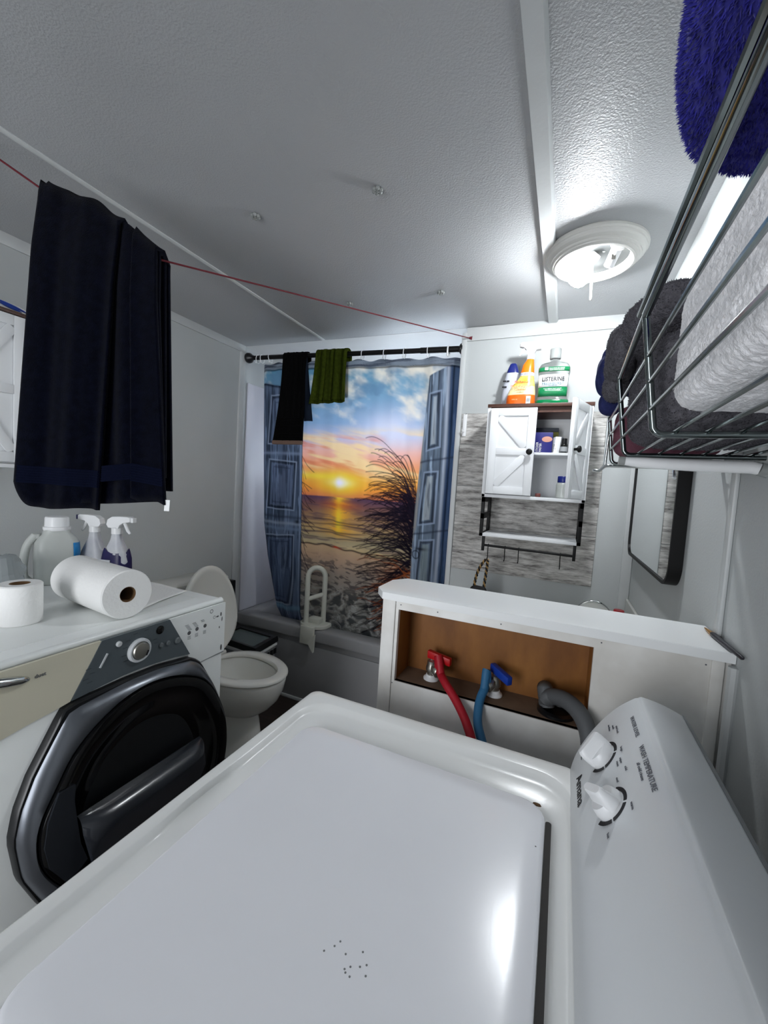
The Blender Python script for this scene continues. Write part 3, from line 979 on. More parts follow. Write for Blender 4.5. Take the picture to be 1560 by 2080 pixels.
def sheetf(u, v):
    a = Vector((-1.075, 0.745, TZ + 0.001)).lerp(Vector((-1.335, 0.765, TZ + 0.001)), u)
    b = Vector((-1.135, 0.965, TZ + 0.004)).lerp(Vector((-1.30, 0.955, TZ + 0.003)), u)
    p = a.lerp(b, v)
    p.z += 0.004 * math.sin(v * 5 + u * 3) * v + 0.004 * v
    return tuple(p)


MB().grid(sheetf, 14, 14).build('loose_sheet', 'paper', pt, solid=0.0012)

# milky jug
jx, jy = -1.565, 0.80
J = thing('detergent_jug', 'translucent white plastic jug with big cap and blue label behind the paper towel', 'jug', (jx, jy, TZ))
jb = MB()
JL = []
for h, a, b in ((0, 0.055, 0.040), (0.004, 0.060, 0.045), (0.10, 0.062, 0.047), (0.14, 0.060, 0.046), (0.155, 0.052, 0.040), (0.168, 0.040, 0.034), (0.176, 0.036, 0.033), (0.184, 0.034, 0.032)):
    lp = []
    for k in range(32):
        t = 2 * math.pi * k / 32
        u = a * math.copysign(abs(math.cos(t)) ** 0.6, math.cos(t))
        v = b * math.copysign(abs(math.sin(t)) ** 0.6, math.sin(t))
        lp.append((jx + u * 0.35 - v * 0.94, jy + u * 0.94 + v * 0.35, TZ + h))
    JL.append(lp)
jb.loops(JL).build('bottle', 'jug', J, angle=60)
dx, dyv = 0.35, 0.94
hp = [(-0.050, 0.155), (-0.066, 0.150), (-0.078, 0.125), (-0.084, 0.09), (-0.086, 0.05), (-0.080, 0.022), (-0.055, 0.015)]
MB().tube([(jx + u * dx, jy + u * dyv, TZ + h) for u, h in spl(hp, 4)[:25]], 0.012, 10).build('handle', 'jug', J)
MB().lathe([(0.036, 0.180), (0.038, 0.184), (0.038, 0.192), (0.034, 0.194), (0.033, 0.222), (0.031, 0.226), (0, 0.226)], (jx, jy, TZ), n=30).build('cap', 'white_plastic', J)
jl = []
for z_, a_, b_ in ((0.095, 0.0632, 0.0482), (0.118, 0.0626, 0.0478), (0.140, 0.0610, 0.0470)):
    row = []
    for k in range(13):
        t = math.radians(-62 + 82 * k / 12)
        u = a_ * math.copysign(abs(math.cos(t)) ** 0.6, math.cos(t))
        v = b_ * math.copysign(abs(math.sin(t)) ** 0.6, math.sin(t))
        row.append((jx + u * 0.35 - v * 0.94, jy + u * 0.94 + v * 0.35, TZ + z_))
    jl.append(row)
MB().add([p for r_ in jl for p in r_], [(j * 13 + i, j * 13 + i + 1, j * 13 + i + 14, j * 13 + i + 13) for j in range(2) for i in range(12)]).build('label', 'blue_label', J, solid=0.0006)


def spray(c, name, label, body_m, lab_m, head_m, yaw, s=1.0, flip=1, h=0.165):
    """trigger sprayer: flat shouldered bottle and pistol head; yaw turns the nozzle"""
    S = thing(name, label, 'spray bottle', c)
    ca, sa = math.cos(yaw), math.sin(yaw)
    c = Vector(c)

    def w(u, v, z):
        return c + Vector((u * ca - v * sa, u * sa + v * ca, z)) * s
    L = []
    for z, a, b in ((0, 0.040, 0.026), (0.004, 0.044, 0.029), (0.045, 0.045, 0.030), (0.075, 0.044, 0.029), (0.10, 0.038, 0.026), (0.125, 0.026, 0.021), (0.145, 0.017, 0.016), (h, 0.0135, 0.0135)):
        L.append([w(a * math.copysign(abs(math.cos(t)) ** 0.7, math.cos(t)), b * math.copysign(abs(math.sin(t)) ** 0.7, math.sin(t)), z) for t in [2 * math.pi * k / 32 for k in range(32)]])
    body = MB().loops(L).build('bottle', body_m, S, angle=60)
    MB().lathe([(0.0165, h), (0.0165, h + 0.018), (0.013, h + 0.022)], c, n=20).build('collar', head_m, S) if s == 1.0 else MB().lathe([(0.0165 * s, h * s), (0.0165 * s, (h + 0.018) * s), (0.013 * s, (h + 0.022) * s)], c, n=20).build('collar', head_m, S)
    hd = [(-0.024, 0.020), (-0.030, 0.030), (-0.026, 0.046), (-0.010, 0.056), (0.020, 0.058), (0.048, 0.058), (0.054, 0.054), (0.054, 0.042), (0.030, 0.038), (0.018, 0.030), (0.012, 0.018)]
    MB().loops([[w(u * k, v, h + 0.02 + (z - 0.02)) for u, z in hd] for v, k in ((-0.012, 0.96), (-0.009, 1.0), (0.009, 1.0), (0.012, 0.96))]).build('spray_head', head_m, S)
    MB().obox(w(0.0575, 0, h + 0.048), w(1, 0, 0) * 0 + (w(0.004, 0, 0) - c), (w(0, 0.008, 0) - c), (w(0, 0, 0.0075) - c)).build('nozzle', head_m, S)
    MB().tube([w(0.026, 0, h + 0.040), w(0.032, 0, h + 0.026), w(0.038, 0, h + 0.012), w(0.046, 0, h + 0.002)], [0.006 * s, 0.0055 * s, 0.005 * s, 0.0035 * s], 8).build('trigger', head_m, S)
    return S, w


S1, w1f = spray((-1.412, 0.905, TZ), 'spray_bottle', 'clear trigger spray bottle with dark navy label and white head behind paper towel', 'pale_label', 'navy_label', 'white_plastic', math.radians(18), 1.06)
LL = []
for z, a, b in ((0.010, 0.0452, 0.0302), (0.045, 0.0458, 0.0308), (0.075, 0.0448, 0.0298), (0.098, 0.0396, 0.0272), (0.108, 0.0358, 0.0254)):
    LL.append([w1f(a * math.copysign(abs(math.cos(t)) ** 0.7, math.cos(t)), b * math.copysign(abs(math.sin(t)) ** 0.7, math.sin(t)), z + 0.008 * math.sin(2 * t) + (0.004 * math.sin(5 * t))) for t in [2 * math.pi * k / 32 for k in range(32)]])
MB().loops(LL, False, False).build('label', 'navy_label', S1)
MB().obox(w1f(-0.016, -0.0312, 0.066), w1f(0.018, 0, 0) - w1f(0, 0, 0), w1f(0, 0.0008, 0) - w1f(0, 0, 0), w1f(0, 0, 0.016) - w1f(0, 0, 0)).build('label_patch', 'pale_label', S1)
S2, _ = spray((-1.520, 0.895, TZ), 'spray_bottle', 'pale trigger spray bottle with dark nozzle, half hidden behind the navy-labelled one', 'pale_label', 'pale_label', 'white_plastic', math.radians(200), 1.04)
for ch in S2.children:
    if ch.name.startswith('nozzle'):
        ch.data.materials[0] = M['navy_label']


# crumpled clear bag at the far left
def crumple(c, h, seed, nu=26, nv=18, amp=0.35):
    L = []
    for j in range(nv + 1):
        t = -math.pi / 2 + math.pi * j / nv
        L.append([(c[0] + h[0] * math.cos(t) * math.cos(a) * k, c[1] + h[1] * math.cos(t) * math.sin(a) * k, c[2] + h[2] * math.sin(t) * k) for a, k in [(2 * math.pi * i / nu, 1 + amp * (n1(3 + 2.2 * math.cos(2 * math.pi * i / nu), 3 + 5 * j / nv, seed) - 0.5) * 2) for i in range(nu)]])
    return MB().loops(L)


tag(crumple((-1.50, 0.615, TZ + 0.064), (0.06, 0.06, 0.062), 11).build('plastic_bag', 'bag_clear', angle=12), 'crumpled clear plastic bag behind the standing toilet paper roll', 'bag')

# ================================================================== TOILET
TY = 1.535
T = thing('toilet', 'white toilet with its lid raised beside the front-loading machine', 'toilet', (-1.45, TY, 0))


def egg(xf, xb, b, z, n=40, p=1.0):
    """egg outline pointing to +x: widest at 40 % from the back"""
    xm = xb + (xf - xb) * 0.42
    out = []
    for k in range(n):
        t = 2 * math.pi * k / n
        c, s = math.cos(t), math.sin(t)
        out.append((xm + (xf - xm) * c if c > 0 else xm + (xm - xb) * c, TY + b * s, z))
    return out


bw = [egg(-1.24, -1.72, 0.105, 0), egg(-1.245, -1.72, 0.10, 0.02), egg(-1.28, -1.70, 0.092, 0.09), egg(-1.295, -1.68, 0.090, 0.17), egg(-1.305, -1.66, 0.088, 0.195), egg(-1.275, -1.655, 0.108, 0.215), egg(-1.235, -1.65, 0.134, 0.245), egg(-1.195, -1.645, 0.158, 0.29), egg(-1.172, -1.64, 0.172, 0.34), egg(-1.162, -1.63, 0.178, 0.385), egg(-1.162, -1.63, 0.178, 0.400),
      egg(-1.168, -1.625, 0.172, 0.405), egg(-1.215, -1.585, 0.128, 0.403), egg(-1.222, -1.58, 0.120, 0.385), egg(-1.26, -1.55, 0.10, 0.32), egg(-1.32, -1.50, 0.06, 0.26), egg(-1.37, -1.46, 0.02, 0.245)]
MB().loops(bw).build('bowl', 'porcelain', T, angle=50)
se = [egg(-1.160, -1.60, 0.179, 0.409), egg(-1.155, -1.60, 0.183, 0.412), egg(-1.155, -1.60, 0.183, 0.419), egg(-1.161, -1.595, 0.178, 0.425), egg(-1.185, -1.59, 0.155, 0.428), egg(-1.205, -1.58, 0.132, 0.426), egg(-1.210, -1.575, 0.126, 0.418), egg(-1.208, -1.575, 0.128, 0.407)]
MB().loops(se, closed=True).build('seat', 'seat', T, angle=50)


def lidpt(u, v, w):
    """lid frame: u up the lid, v across, w out of it"""
    c = Vector((-1.575, TY - 0.03, 0.435))
    U = Vector((-0.11, 0, 1)).normalized()
    N = Vector((1, 0, 0.11)).normalized()
    return c + U * u + Vector((0, 1, 0)) * v + N * w


def lidloop(k, w):
    out = []
    for i in range(44):
        t = 2 * math.pi * i / 44
        c, s = math.cos(t), math.sin(t)
        um = 0.19
        out.append(lidpt(um + (0.285 * c if c > 0 else 0.185 * c) * k, 0.182 * s * k, w))
    return out


MB().loops([lidloop(0.97, -0.010), lidloop(1.0, -0.006), lidloop(1.0, 0.004), lidloop(0.975, 0.009), lidloop(0.9, 0.0095), lidloop(0.88, 0.006)]).build('lid', 'seat', T, angle=50)
for v in (-0.07, 0.07):
    MB().tube([(-1.60, TY - 0.01 + v - 0.02, 0.425), (-1.60, TY - 0.01 + v + 0.02, 0.425)], 0.012, 10).build('hinge', 'seat', T)
MB().box(-1.932, -1.745, 1.335, 1.752, 0.405, 0.765, 0.02).build('tank', 'porcelain', T)
MB().box(-1.936, -1.735, 1.325, 1.762, 0.765, 0.797, 0.010).build('tank_lid', 'porcelain', T)
MB().box(-1.745, -1.715, 1.38, 1.43, 0.70, 0.715, 0.005).build('flush_lever', 'chrome', T)

# black brush holder against the wall by the tub
bh = thing('toilet_brush', 'black brush holder standing between toilet tank and tub', 'toilet brush', (-1.893, 1.935, 0))
MB().lathe([(0.045, 0), (0.045, 0.24), (0.04, 0.245), (0.036, 0.24)], (-1.893, 1.935, 0), n=24).build('holder', 'black_plastic', bh)
MB().box(-1.925, -1.865, 1.92, 1.955, 0.24, 0.712, 0.006).build('handle', 'black_plastic', bh)

# bin with dark frame lid
B = thing('waste_bin', 'low bin with black-framed grey lid between toilet and tub', 'bin', (-1.66, 1.86, 0))
bq = [(-1.845, 1.765), (-1.495, 1.735), (-1.515, 1.952), (-1.845, 1.972)]


def quad(k, z):
    cx, cyq = sum(p[0] for p in bq) / 4, sum(p[1] for p in bq) / 4
    return [(cx + (x - cx) * k, cyq + (y - cyq) * k, z) for x, y in bq]


MB().loops([quad(0.86, 0), quad(0.94, 0.36)]).build('body', 'bin', B)
MB().loops([quad(0.955, 0.362), quad(0.985, 0.366), quad(0.985, 0.378), quad(0.955, 0.382)], True, False).build('band', 'white_plastic', B)
MB().loops([quad(0.96, 0.383), quad(1.01, 0.388), quad(1.01, 0.408), quad(0.98, 0.420), quad(0.78, 0.416), quad(0.76, 0.405)], False, False).build('lid_frame', 'black_plastic', B)
MB().loops([quad(0.79, 0.398), quad(0.77, 0.408)]).build('lid_insert', 'glass_lid', B)
for k in range(6):
    x = -1.50 - 0.0
    y = 1.752 + k * 0.036
    MB().obox((-1.503 - 0.0035 * k + 0.004, y, 0.335), (0.002, 0.0002, 0), (0, 0.010, 0), (0, 0, 0.016)).build('slot', 'black_plastic', B)

# ================================================================== BATHTUB
tub = thing('bathtub', 'grey-white built-in bathtub along the back wall below the printed curtain', 'bathtub', (-1.23, 2.4, 0))
tx0, tx1 = XL + 0.013, -0.522
MB().box(tx0, tx1, 2.050, 2.080, 0, 0.42).build('apron', 'acrylic', tub)
MB().box(tx0, tx1, 2.042, 2.052, 0.0, 0.365, 0.003).build('apron_panel', 'acrylic', tub)
RL = []
for i, z, r in ((0.0, 0.405, 0.012), (0.0, 0.462, 0.012), (0.006, 0.472, 0.012), (0.018, 0.476, 0.012), (0.095, 0.474, 0.06), (0.108, 0.462, 0.06), (0.13, 0.36, 0.08), (0.16, 0.20, 0.10), (0.22, 0.12, 0.10)):
    RL.append(rrect(tx0 + i * 0.8, tx1 - i * 0.8, 2.030 + i, YA - 0.006 - i * 0.6, r, z, 12))
MB().loops(RL, False, True).build('basin', 'acrylic', tub, angle=50)
MB().box(tx0, tx1, 2.034, 2.044, 0.0, 0.022, 0.004).build('base_strip', 'trim', tub)

# grab bar clamped to the rim
G = thing('grab_bar', 'off-white plastic safety grab bar clamped on the tub rim', 'grab bar', (-1.33, 2.07, 0.40))
ga, gb = Vector((-1.388, 2.055, 0)), Vector((-1.302, 2.115, 0))
mid = (ga + gb) / 2
hv = (gb - ga) / 2
gp_ = [ga + Vector((0, 0, 0.50)), ga + Vector((0, 0, 0.60)), ga + Vector((0, 0, 0.70)), ga + Vector((0, 0, 0.775))]
for k in range(1, 12):
    a = math.pi * k / 12
    gp_.append(mid - hv * math.cos(a) + Vector((0, 0, 0.785 + 0.058 * math.sin(a))))
gp_ += [gb + Vector((0, 0, 0.775)), gb + Vector((0, 0, 0.70)), gb + Vector((0, 0, 0.60)), gb + Vector((0, 0, 0.50))]
MB().tube(gp_, 0.0155, 14).build('loop', 'grab', G)
MB().tube([ga + Vector((0, 0, 0.645)), gb + Vector((0, 0, 0.680))], 0.0135, 12).build('cross_bar', 'grab', G)
pl = []
for k in range(17):
    a = math.pi + math.pi * k / 16
    pl.append((mid.x + 0.095 * math.cos(a), 2.085 + 0.066 * math.sin(a), 0))
pl += [(mid.x + 0.095, 2.13, 0), (mid.x - 0.095, 2.13, 0)]
MB().loops([[(x, y, z) for x, y, _ in pl] for z in (0.479, 0.496)] + [[(mid.x + (x - mid.x) * 0.93, 2.09 + (y - 2.09) * 0.93, 0.502) for x, y, _ in pl]]).build('base_plate', 'grab', G)
MB().box(mid.x - 0.03, mid.x + 0.05, 2.06, 2.11, 0.50, 0.535, 0.006).build('socket', 'grab', G)
MB().box(mid.x - 0.05, mid.x + 0.045, 2.004, 2.027, 0.385, 0.497, 0.006).build('clamp', 'grab', G)
MB().prism([(mid.x + 0.03, 2.000, 0.43), (mid.x + 0.056, 2.000, 0.455), (mid.x + 0.05, 2.000, 0.345), (mid.x + 0.012, 2.000, 0.398)], (0, 0.018, 0)).build('clamp_arm', 'grab', G)


# ================================================================== SHOWER CURTAIN
def rod_z(x):
    return 2.130 - (x + 1.885) * 0.0365


RODY = 2.045
cr = thing('curtain_rod', 'black tension curtain rod across the tub opening', 'curtain rod', (-1.2, RODY, 2.08))
MB().tube([(-1.926, RODY, rod_z(-1.926)), (-0.522, RODY, rod_z(-0.522))], 0.0135, 14).build('rod', 'black_metal', cr)
MB().tube([(-0.75, RODY, rod_z(-0.75)), (-0.524, RODY, rod_z(-0.524))], 0.0155, 14).build('rod_sleeve', 'black_metal', cr)
MB().lathe([(0.030, 0), (0.033, 0.006), (0.031, 0.022), (0.017, 0.036), (0.0145, 0.05)], (-1.925, RODY, rod_z(-1.925)), (1, 0, 0), 22).build('end_cap', 'black_plastic', cr)
MB().lathe([(0.027, 0), (0.027, 0.012), (0.018, 0.02)], (-0.5225, RODY, rod_z(-0.5225)), (-1, 0, 0), 22).build('end_cap', 'black_plastic', cr)

CT, CB = 2.075, 0.40
Lx = [(2.11, -1.835), (1.592, -1.846), (1.077, -1.850), (0.848, -1.821), (0.515, -1.742), (0.38, -1.705)]
Rx = [(2.11, -0.545), (1.61, -0.541), (1.093, -0.548), (0.82, -0.564), (0.38, -0.585)]


def ptop(s):
    return rod_z(-1.84 + 1.29 * s) - 0.045 - 0.012 * math.sin(s * math.pi * 11) ** 2


NU, NV = 400, 500
ss = np.linspace(0, 1, NU + 1)
tt = np.linspace(0, 1, NV + 1)
Sg, Tg = np.meshgrid(ss, tt)
top = 2.130 - (-1.84 + 1.29 * Sg + 1.885) * 0.0365 - 0.032 - 0.010 * np.sin(Sg * math.pi * 9) ** 2
Zg = top + (CB - top) * Tg
xl = np.interp(-Zg, [-p[0] for p in Lx], [p[1] for p in Lx])
xr = np.interp(-Zg, [-p[0] for p in Rx], [p[1] for p in Rx])
Xg = xl + (xr - xl) * Sg
fold = 0.013 * np.sin(Sg * 2 * math.pi * 5.3 + 0.6 * np.sin(Zg * 2)) + 0.007 * np.sin(Sg * 2 * math.pi * 11.7 + 1.3) + 0.012 * (fbm(Sg * 9, Zg * 1.2, 5) - 0.5)
edge = np.clip((0.06 - Sg) / 0.06, 0, 1) ** 2 * 0.05 + np.clip((Sg - 0.95) / 0.05, 0, 1) ** 2 * 0.03
Yg = 2.050 + 0.0625 * (2.1 - Zg) + fold * np.clip(0.6 + 0.5 * (2.0 - Zg), 0.5, 1.0) + edge
# fold the bottom just inside the tub
Yg += np.clip(0.52 - Zg, 0, 1) * 0.35


def srgb(*c):
    return np.array(lin((c[0] / 255, c[1] / 255, c[2] / 255)))


def lerp(a, b, t):
    return a + (b - a) * np.clip(t, 0, 1)[..., None]


def sst(a, b, x):
    t = np.clip((x - a) / (b - a), 0, 1)
    return t * t * (3 - 2 * t)


def print_image(X, Z):
    """the printed picture in cloth metres: X across, Z up"""
    I = np.zeros(X.shape + (3,))
    # sky
    stops = [(2.06, srgb(92, 142, 168)), (1.90, srgb(118, 158, 184)), (1.72, srgb(136, 166, 200)), (1.64, srgb(190, 190, 214)), (1.56, srgb(240, 182, 168)), (1.48, srgb(246, 164, 120)), (1.40, srgb(248, 172, 74)), (1.34, srgb(246, 158, 66)), (1.286, srgb(226, 128, 84))]
    zs = np.array([s[0] for s in stops])[::-1]
    cs = np.array([s[1] for s in stops])[::-1]
    for k in range(3):
        I[..., k] = np.interp(Z, zs, cs[:, k])
    # clouds, thicker to the right
    c1 = fbm(X * 5 + 3, Z * 7 + 1 + X * 2, 21, 5)
    den = sst(0.40, 0.62, c1 + 0.22 * sst(-1.3, -0.8, X) - 0.10) * sst(1.55, 1.75, Z)
    I = lerp(I, srgb(238, 228, 210), den * 0.92)
    c2 = fbm(X * 9 + 7, Z * 12 + 5, 31, 4)
    I = lerp(I, srgb(96, 128, 158), sst(0.52, 0.7, c2) * sst(1.72, 1.85, Z) * 0.55)
    I = lerp(I, srgb(226, 224, 238), np.exp(-((X + 0.92) / 0.17) ** 2 - ((Z - 1.68) / 0.10) ** 2) * 0.8)
    st = sst(0.50, 0.66, fbm(X * 2.5 + 11, Z * 16 + X * 3.5, 41, 4)) * sst(1.36, 1.46, Z) * (1 - sst(1.62, 1.72, Z))
    I = lerp(I, srgb(250, 218, 160), st * 0.85)
    st = sst(0.54, 0.68, fbm(X * 3 + 2, Z * 19 + X * 3, 47, 4)) * sst(1.40, 1.48, Z) * (1 - sst(1.60, 1.68, Z)) * (1 - sst(-1.0, -0.9, X))
    I = lerp(I, srgb(232, 128, 92), st * 0.7)
    # sun
    dx, dz = (X + 1.222), (Z - 1.371)
    I = lerp(I, srgb(250, 226, 40), np.exp(-(dx / 0.125) ** 2 - (dz / 0.062) ** 2) * 0.95)
    I = lerp(I, srgb(252, 222, 70), np.exp(-((X + 1.38) / 0.18) ** 2 - ((Z - 1.405) / 0.022) ** 2) * 0.8)
    I = lerp(I, srgb(255, 246, 190), np.exp(-(dx / 0.07) ** 2 - (dz / 0.022) ** 2) * 0.9)
    I = lerp(I, srgb(252, 244, 255), np.exp(-(dx / 0.032) ** 2 - (dz / 0.026) ** 2))
    # sea
    sea = 1 - sst(1.281, 1.287, Z)
    zz = np.array([0.97, 1.02, 1.09, 1.18, 1.24, 1.285])
    cc = np.array([srgb(212, 186, 140), srgb(176, 160, 128), srgb(190, 158, 110), srgb(150, 112, 88), srgb(118, 82, 82), srgb(88, 64, 92)])
    S = np.stack([np.interp(Z, zz, cc[:, k]) for k in range(3)], -1)
    rip = fbm(X * 9 + Z * 2, Z * 75 + X * 3, 51, 3)
    S = lerp(S, srgb(92, 72, 84), sst(0.52, 0.66, rip) * 0.6)
    S = lerp(S, srgb(244, 176, 60), np.exp(-(dx / (0.055 + 0.30 * (1.285 - Z))) ** 2) * sst(1.0, 1.1, Z) * (0.55 + 0.45 * (rip < 0.5)))
    S = lerp(S, srgb(250, 210, 60), np.exp(-(dx / 0.022) ** 2) * sst(1.03, 1.12, Z) * 0.9)
    S = lerp(S, srgb(214, 84, 40), np.exp(-((dx) / 0.10) ** 2 - ((Z - 1.235) / 0.03) ** 2) * 0.6)
    for z0, a, w in ((1.135, -0.02, 0.005), (1.112, -0.03, 0.006), (1.075, -0.035, 0.005), (1.055, -0.04, 0.006), (1.03, -0.02, 0.004)):
        ln_ = z0 + a * (X + 1.2) + 0.006 * np.sin(X * 14 + z0 * 90)
        S = lerp(S, srgb(54, 44, 62), np.exp(-((Z - ln_) / w) ** 2) * 0.75 * sst(0.25, 0.5, fbm(X * 6, Z * 0 + z0 * 50, 61, 3)))
    I = lerp(I, S, sea)
    # beach
    wl = np.interp(X, [-1.52, -1.343, -1.203, -0.989, -0.75], [0.980, 0.984, 0.974, 0.954, 0.94]) + 0.004 * np.sin(X * 60)
    bz = np.array([0.38, 0.52, 0.62, 0.72, 0.82, 0.92, 0.99])
    bc = np.array([srgb(116, 120, 118), srgb(140, 138, 132), srgb(152, 148, 140), srgb(164, 154, 142), srgb(166, 148, 132), srgb(196, 162, 132), srgb(206, 172, 132)])
    Bc = np.stack([np.interp(Z, bz, bc[:, k]) for k in range(3)], -1)
    f1 = fbm(X * 26 + 3, Z * 80 + X * 10, 71, 4)
    Bc = lerp(Bc, srgb(84, 76, 76), sst(0.50, 0.64, f1) * sst(0.62, 0.72, Z) * (1 - sst(0.86, 0.95, Z)) * 0.75)
    wx, wz2 = X * 13 + 2.5 * fbm(X * 5, Z * 5, 3), Z * 24 + 2.6 * fbm(X * 6 + 9, Z * 6, 4)
    rid = np.abs(2 * fbm(wx, wz2, 81, 4) - 1)
    Bc = lerp(Bc, srgb(58, 64, 66), sst(0.16, 0.36, rid) * (1 - sst(0.68, 0.78, Z)) * 0.8)
    Bc = lerp(Bc, srgb(190, 188, 182), (1 - sst(0.02, 0.10, rid)) * (1 - sst(0.66, 0.76, Z)) * 0.75)
    I = lerp(I, Bc, 1 - sst(-0.002, 0.004, Z - wl))
    I = lerp(I, srgb(30, 20, 28), np.exp(-((Z - wl) / 0.0055) ** 2) * 0.9)
    I = lerp(I, srgb(214, 66, 30), np.exp(-((Z - wl) / 0.006) ** 2 - ((X + 1.24) / 0.03) ** 2) * 0.9)

    # dry grass, bottom right and left
    def strand(I, x0, z0, x1, z1, sag, w, col, a):
        m = 150
        t = np.linspace(0, 1, m)
        px = x0 + (x1 - x0) * t
        pz = z0 + (z1 - z0) * (1 - (1 - t) ** 1.5) - sag * t ** 2.6
        gx = (X[0, 0], X[0, -1])
        lo = (min(px) - 0.01, max(px) + 0.01, min(pz) - 0.01, max(pz) + 0.01)
        rows = np.where((Z[:, NU // 2] > lo[2]) & (Z[:, NU // 2] < lo[3]))[0]
        cols = np.where((X[NV // 2, :] > lo[0] - 0.05) & (X[NV // 2, :] < lo[1] + 0.05))[0]
        if len(rows) == 0 or len(cols) == 0:
            return
        sl = (slice(rows[0], rows[-1] + 1), slice(cols[0], cols[-1] + 1))
        x, z = X[sl], Z[sl]
        d = np.full(x.shape, 9.0)
        for k in range(0, m):
            wk = max(w * (1 - 0.45 * t[k]), 0.0024)
            d = np.minimum(d, ((x - px[k]) ** 2 + (z - pz[k]) ** 2) / wk ** 2)
        I[sl] = lerp(I[sl], col, np.exp(-d) * a)
    r = random.Random(4)
    I = lerp(I, srgb(176, 98, 52), np.exp(-((X + 0.86) / 0.09) ** 2 - ((Z - 0.86) / 0.05) ** 2) * 0.5)
    I = lerp(I, srgb(170, 96, 52), np.exp(-((X + 0.86) / 0.05) ** 2 - ((Z - 0.50) / 0.12) ** 2) * 0.6)
    for k in range(300):
        z0 = r.uniform(0.62, 1.32)
        x0 = -0.74 - 0.04 * (1.4 - z0) + r.uniform(-0.01, 0.02)
        ln2 = r.uniform(0.10, 0.38)
        an = math.radians(r.uniform(100, 205) if z0 > 1.0 else r.uniform(140, 220))
        x1, z1 = x0 + ln2 * math.cos(an), z0 + ln2 * math.sin(an) * 0.8
        warm = z0 < 0.9 and r.random() < 0.3
        strand(I, x0, z0, x1, z1, r.uniform(0.01, 0.09), r.uniform(0.0030, 0.0050), srgb(150, 78, 40) if warm else srgb(26, 22, 32), 0.9)
    for k in range(34):
        z0 = r.uniform(1.2, 1.42)
        x0 = -0.75 + r.uniform(-0.01, 0.01)
        strand(I, x0, z0, x0 - r.uniform(0.10, 0.33), z0 + r.uniform(-0.05, 0.34), r.uniform(0.02, 0.10), 0.0026, srgb(36, 28, 40), 0.85)
    for k in range(60):
        z0 = r.uniform(0.45, 0.85)
        x0 = -0.77 - 0.08 * (0.9 - z0)
        strand(I, x0, z0, x0 - r.uniform(0.05, 0.2), z0 - r.uniform(0.0, 0.16), 0.05, 0.003, srgb(150, 80, 44) if r.random() < 0.5 else srgb(40, 32, 36), 0.7)
    for k in range(26):
        z0 = r.uniform(0.9, 1.55)
        strand(I, -1.512, z0, -1.512 + r.uniform(0.03, 0.12), z0 - r.uniform(0.0, 0.12), 0.03, 0.0026, srgb(36, 28, 40), 0.8)

    # ---- weathered blue doors
    def wood(base, dark, fx, seed, tint=0.0):
        s1 = fbm(X * 60 + seed, Z * 5 + seed, seed, 4)
        s2 = fbm(X * 8 + seed, Z * 4, seed + 5, 4)
        W_ = lerp(np.broadcast_to(base, X.shape + (3,)), dark, sst(0.38, 0.68, s1) * 0.75)
        W_ = lerp(W_, base * 0.5, sst(0.45, 0.75, s2) * 0.7)
        s3 = fbm(X * 120 + seed * 3, Z * 3.2 + seed, seed + 9, 3)
        W_ = lerp(W_, base * 0.22, sst(0.60, 0.70, s3) * 0.8)
        return lerp(W_, np.minimum(base * 2.0 + 0.05, 0.75), sst(0.62, 0.74, fbm(X * 70 + 31, Z * 6 + seed, seed + 11, 4)) * 0.5)

    def inq(qd):
        """inside a convex quad given clockwise from top-left"""
        ins = np.ones(X.shape)
        n = len(qd)
        for i in range(n):
            (xa, za), (xb, zb) = qd[i], qd[(i + 1) % n]
            L_ = math.hypot(xb - xa, zb - za)
            d = ((X - xa) * (zb - za) - (Z - za) * (xb - xa)) / L_
            ins = np.minimum(ins, sst(-0.002, 0.002, d))
        return ins

    def edge_d(qd):
        dm_ = np.full(X.shape, 9.0)
        n = len(qd)
        for i in range(n):
            (xa, za), (xb, zb) = qd[i], qd[(i + 1) % n]
            L_ = math.hypot(xb - xa, zb - za)
            dm_ = np.minimum(dm_, ((X - xa) * (zb - za) - (Z - za) * (xb - xa)) / L_)
        return dm_

    def panel(I, qd, wd_, pale):
        dd = edge_d(qd)
        I = lerp(I, srgb(150, 162, 182), np.exp(-((dd - 0.004) / 0.004) ** 2) * 0.8)
        I = lerp(I, srgb(26, 30, 44), np.exp(-((dd - 0.016) / 0.007) ** 2) * 0.75)
        I = lerp(I, pale, sst(0.024, 0.03, dd) * 0.55)
        I = lerp(I, srgb(36, 42, 58), np.exp(-((dd - 0.048) / 0.004) ** 2) * 0.5)
        st_ = fbm(X * 55 + 9, Z * 6, 97, 4)
        I = lerp(I, srgb(40, 48, 66), sst(0.5, 0.64, st_) * sst(0.026, 0.04, dd) * 0.6)
        return I
    ld_ = [(-1.90, 2.02), (-1.80, 2.015), (-1.63, 1.940), (-1.508, 1.916), (-1.506, 0.30), (-1.95, 0.30)]
    wdl = wood(srgb(94, 108, 130), srgb(48, 56, 74), 1, 3)
    I2 = wdl.copy()
    I2 = panel(I2, [(-1.748, 1.900), (-1.545, 1.888), (-1.552, 1.590), (-1.772, 1.590)], wdl, srgb(104, 116, 138))
    I2 = panel(I2, [(-1.762, 1.500), (-1.543, 1.487), (-1.560, 1.173), (-1.782, 1.178)], wdl, srgb(104, 116, 142))
    I2 = panel(I2, [(-1.800, 1.006), (-1.558, 1.022), (-1.572, 0.555), (-1.765, 0.545)], wdl, srgb(84, 96, 122))
    for xx, wv, cc_ in ((-1.815, 0.004, srgb(160, 168, 186)), (-1.803, 0.006, srgb(24, 30, 46)), (-1.522, 0.004, srgb(150, 164, 190))):
        I2 = lerp(I2, cc_, np.exp(-((X - xx) / wv) ** 2) * 0.7)
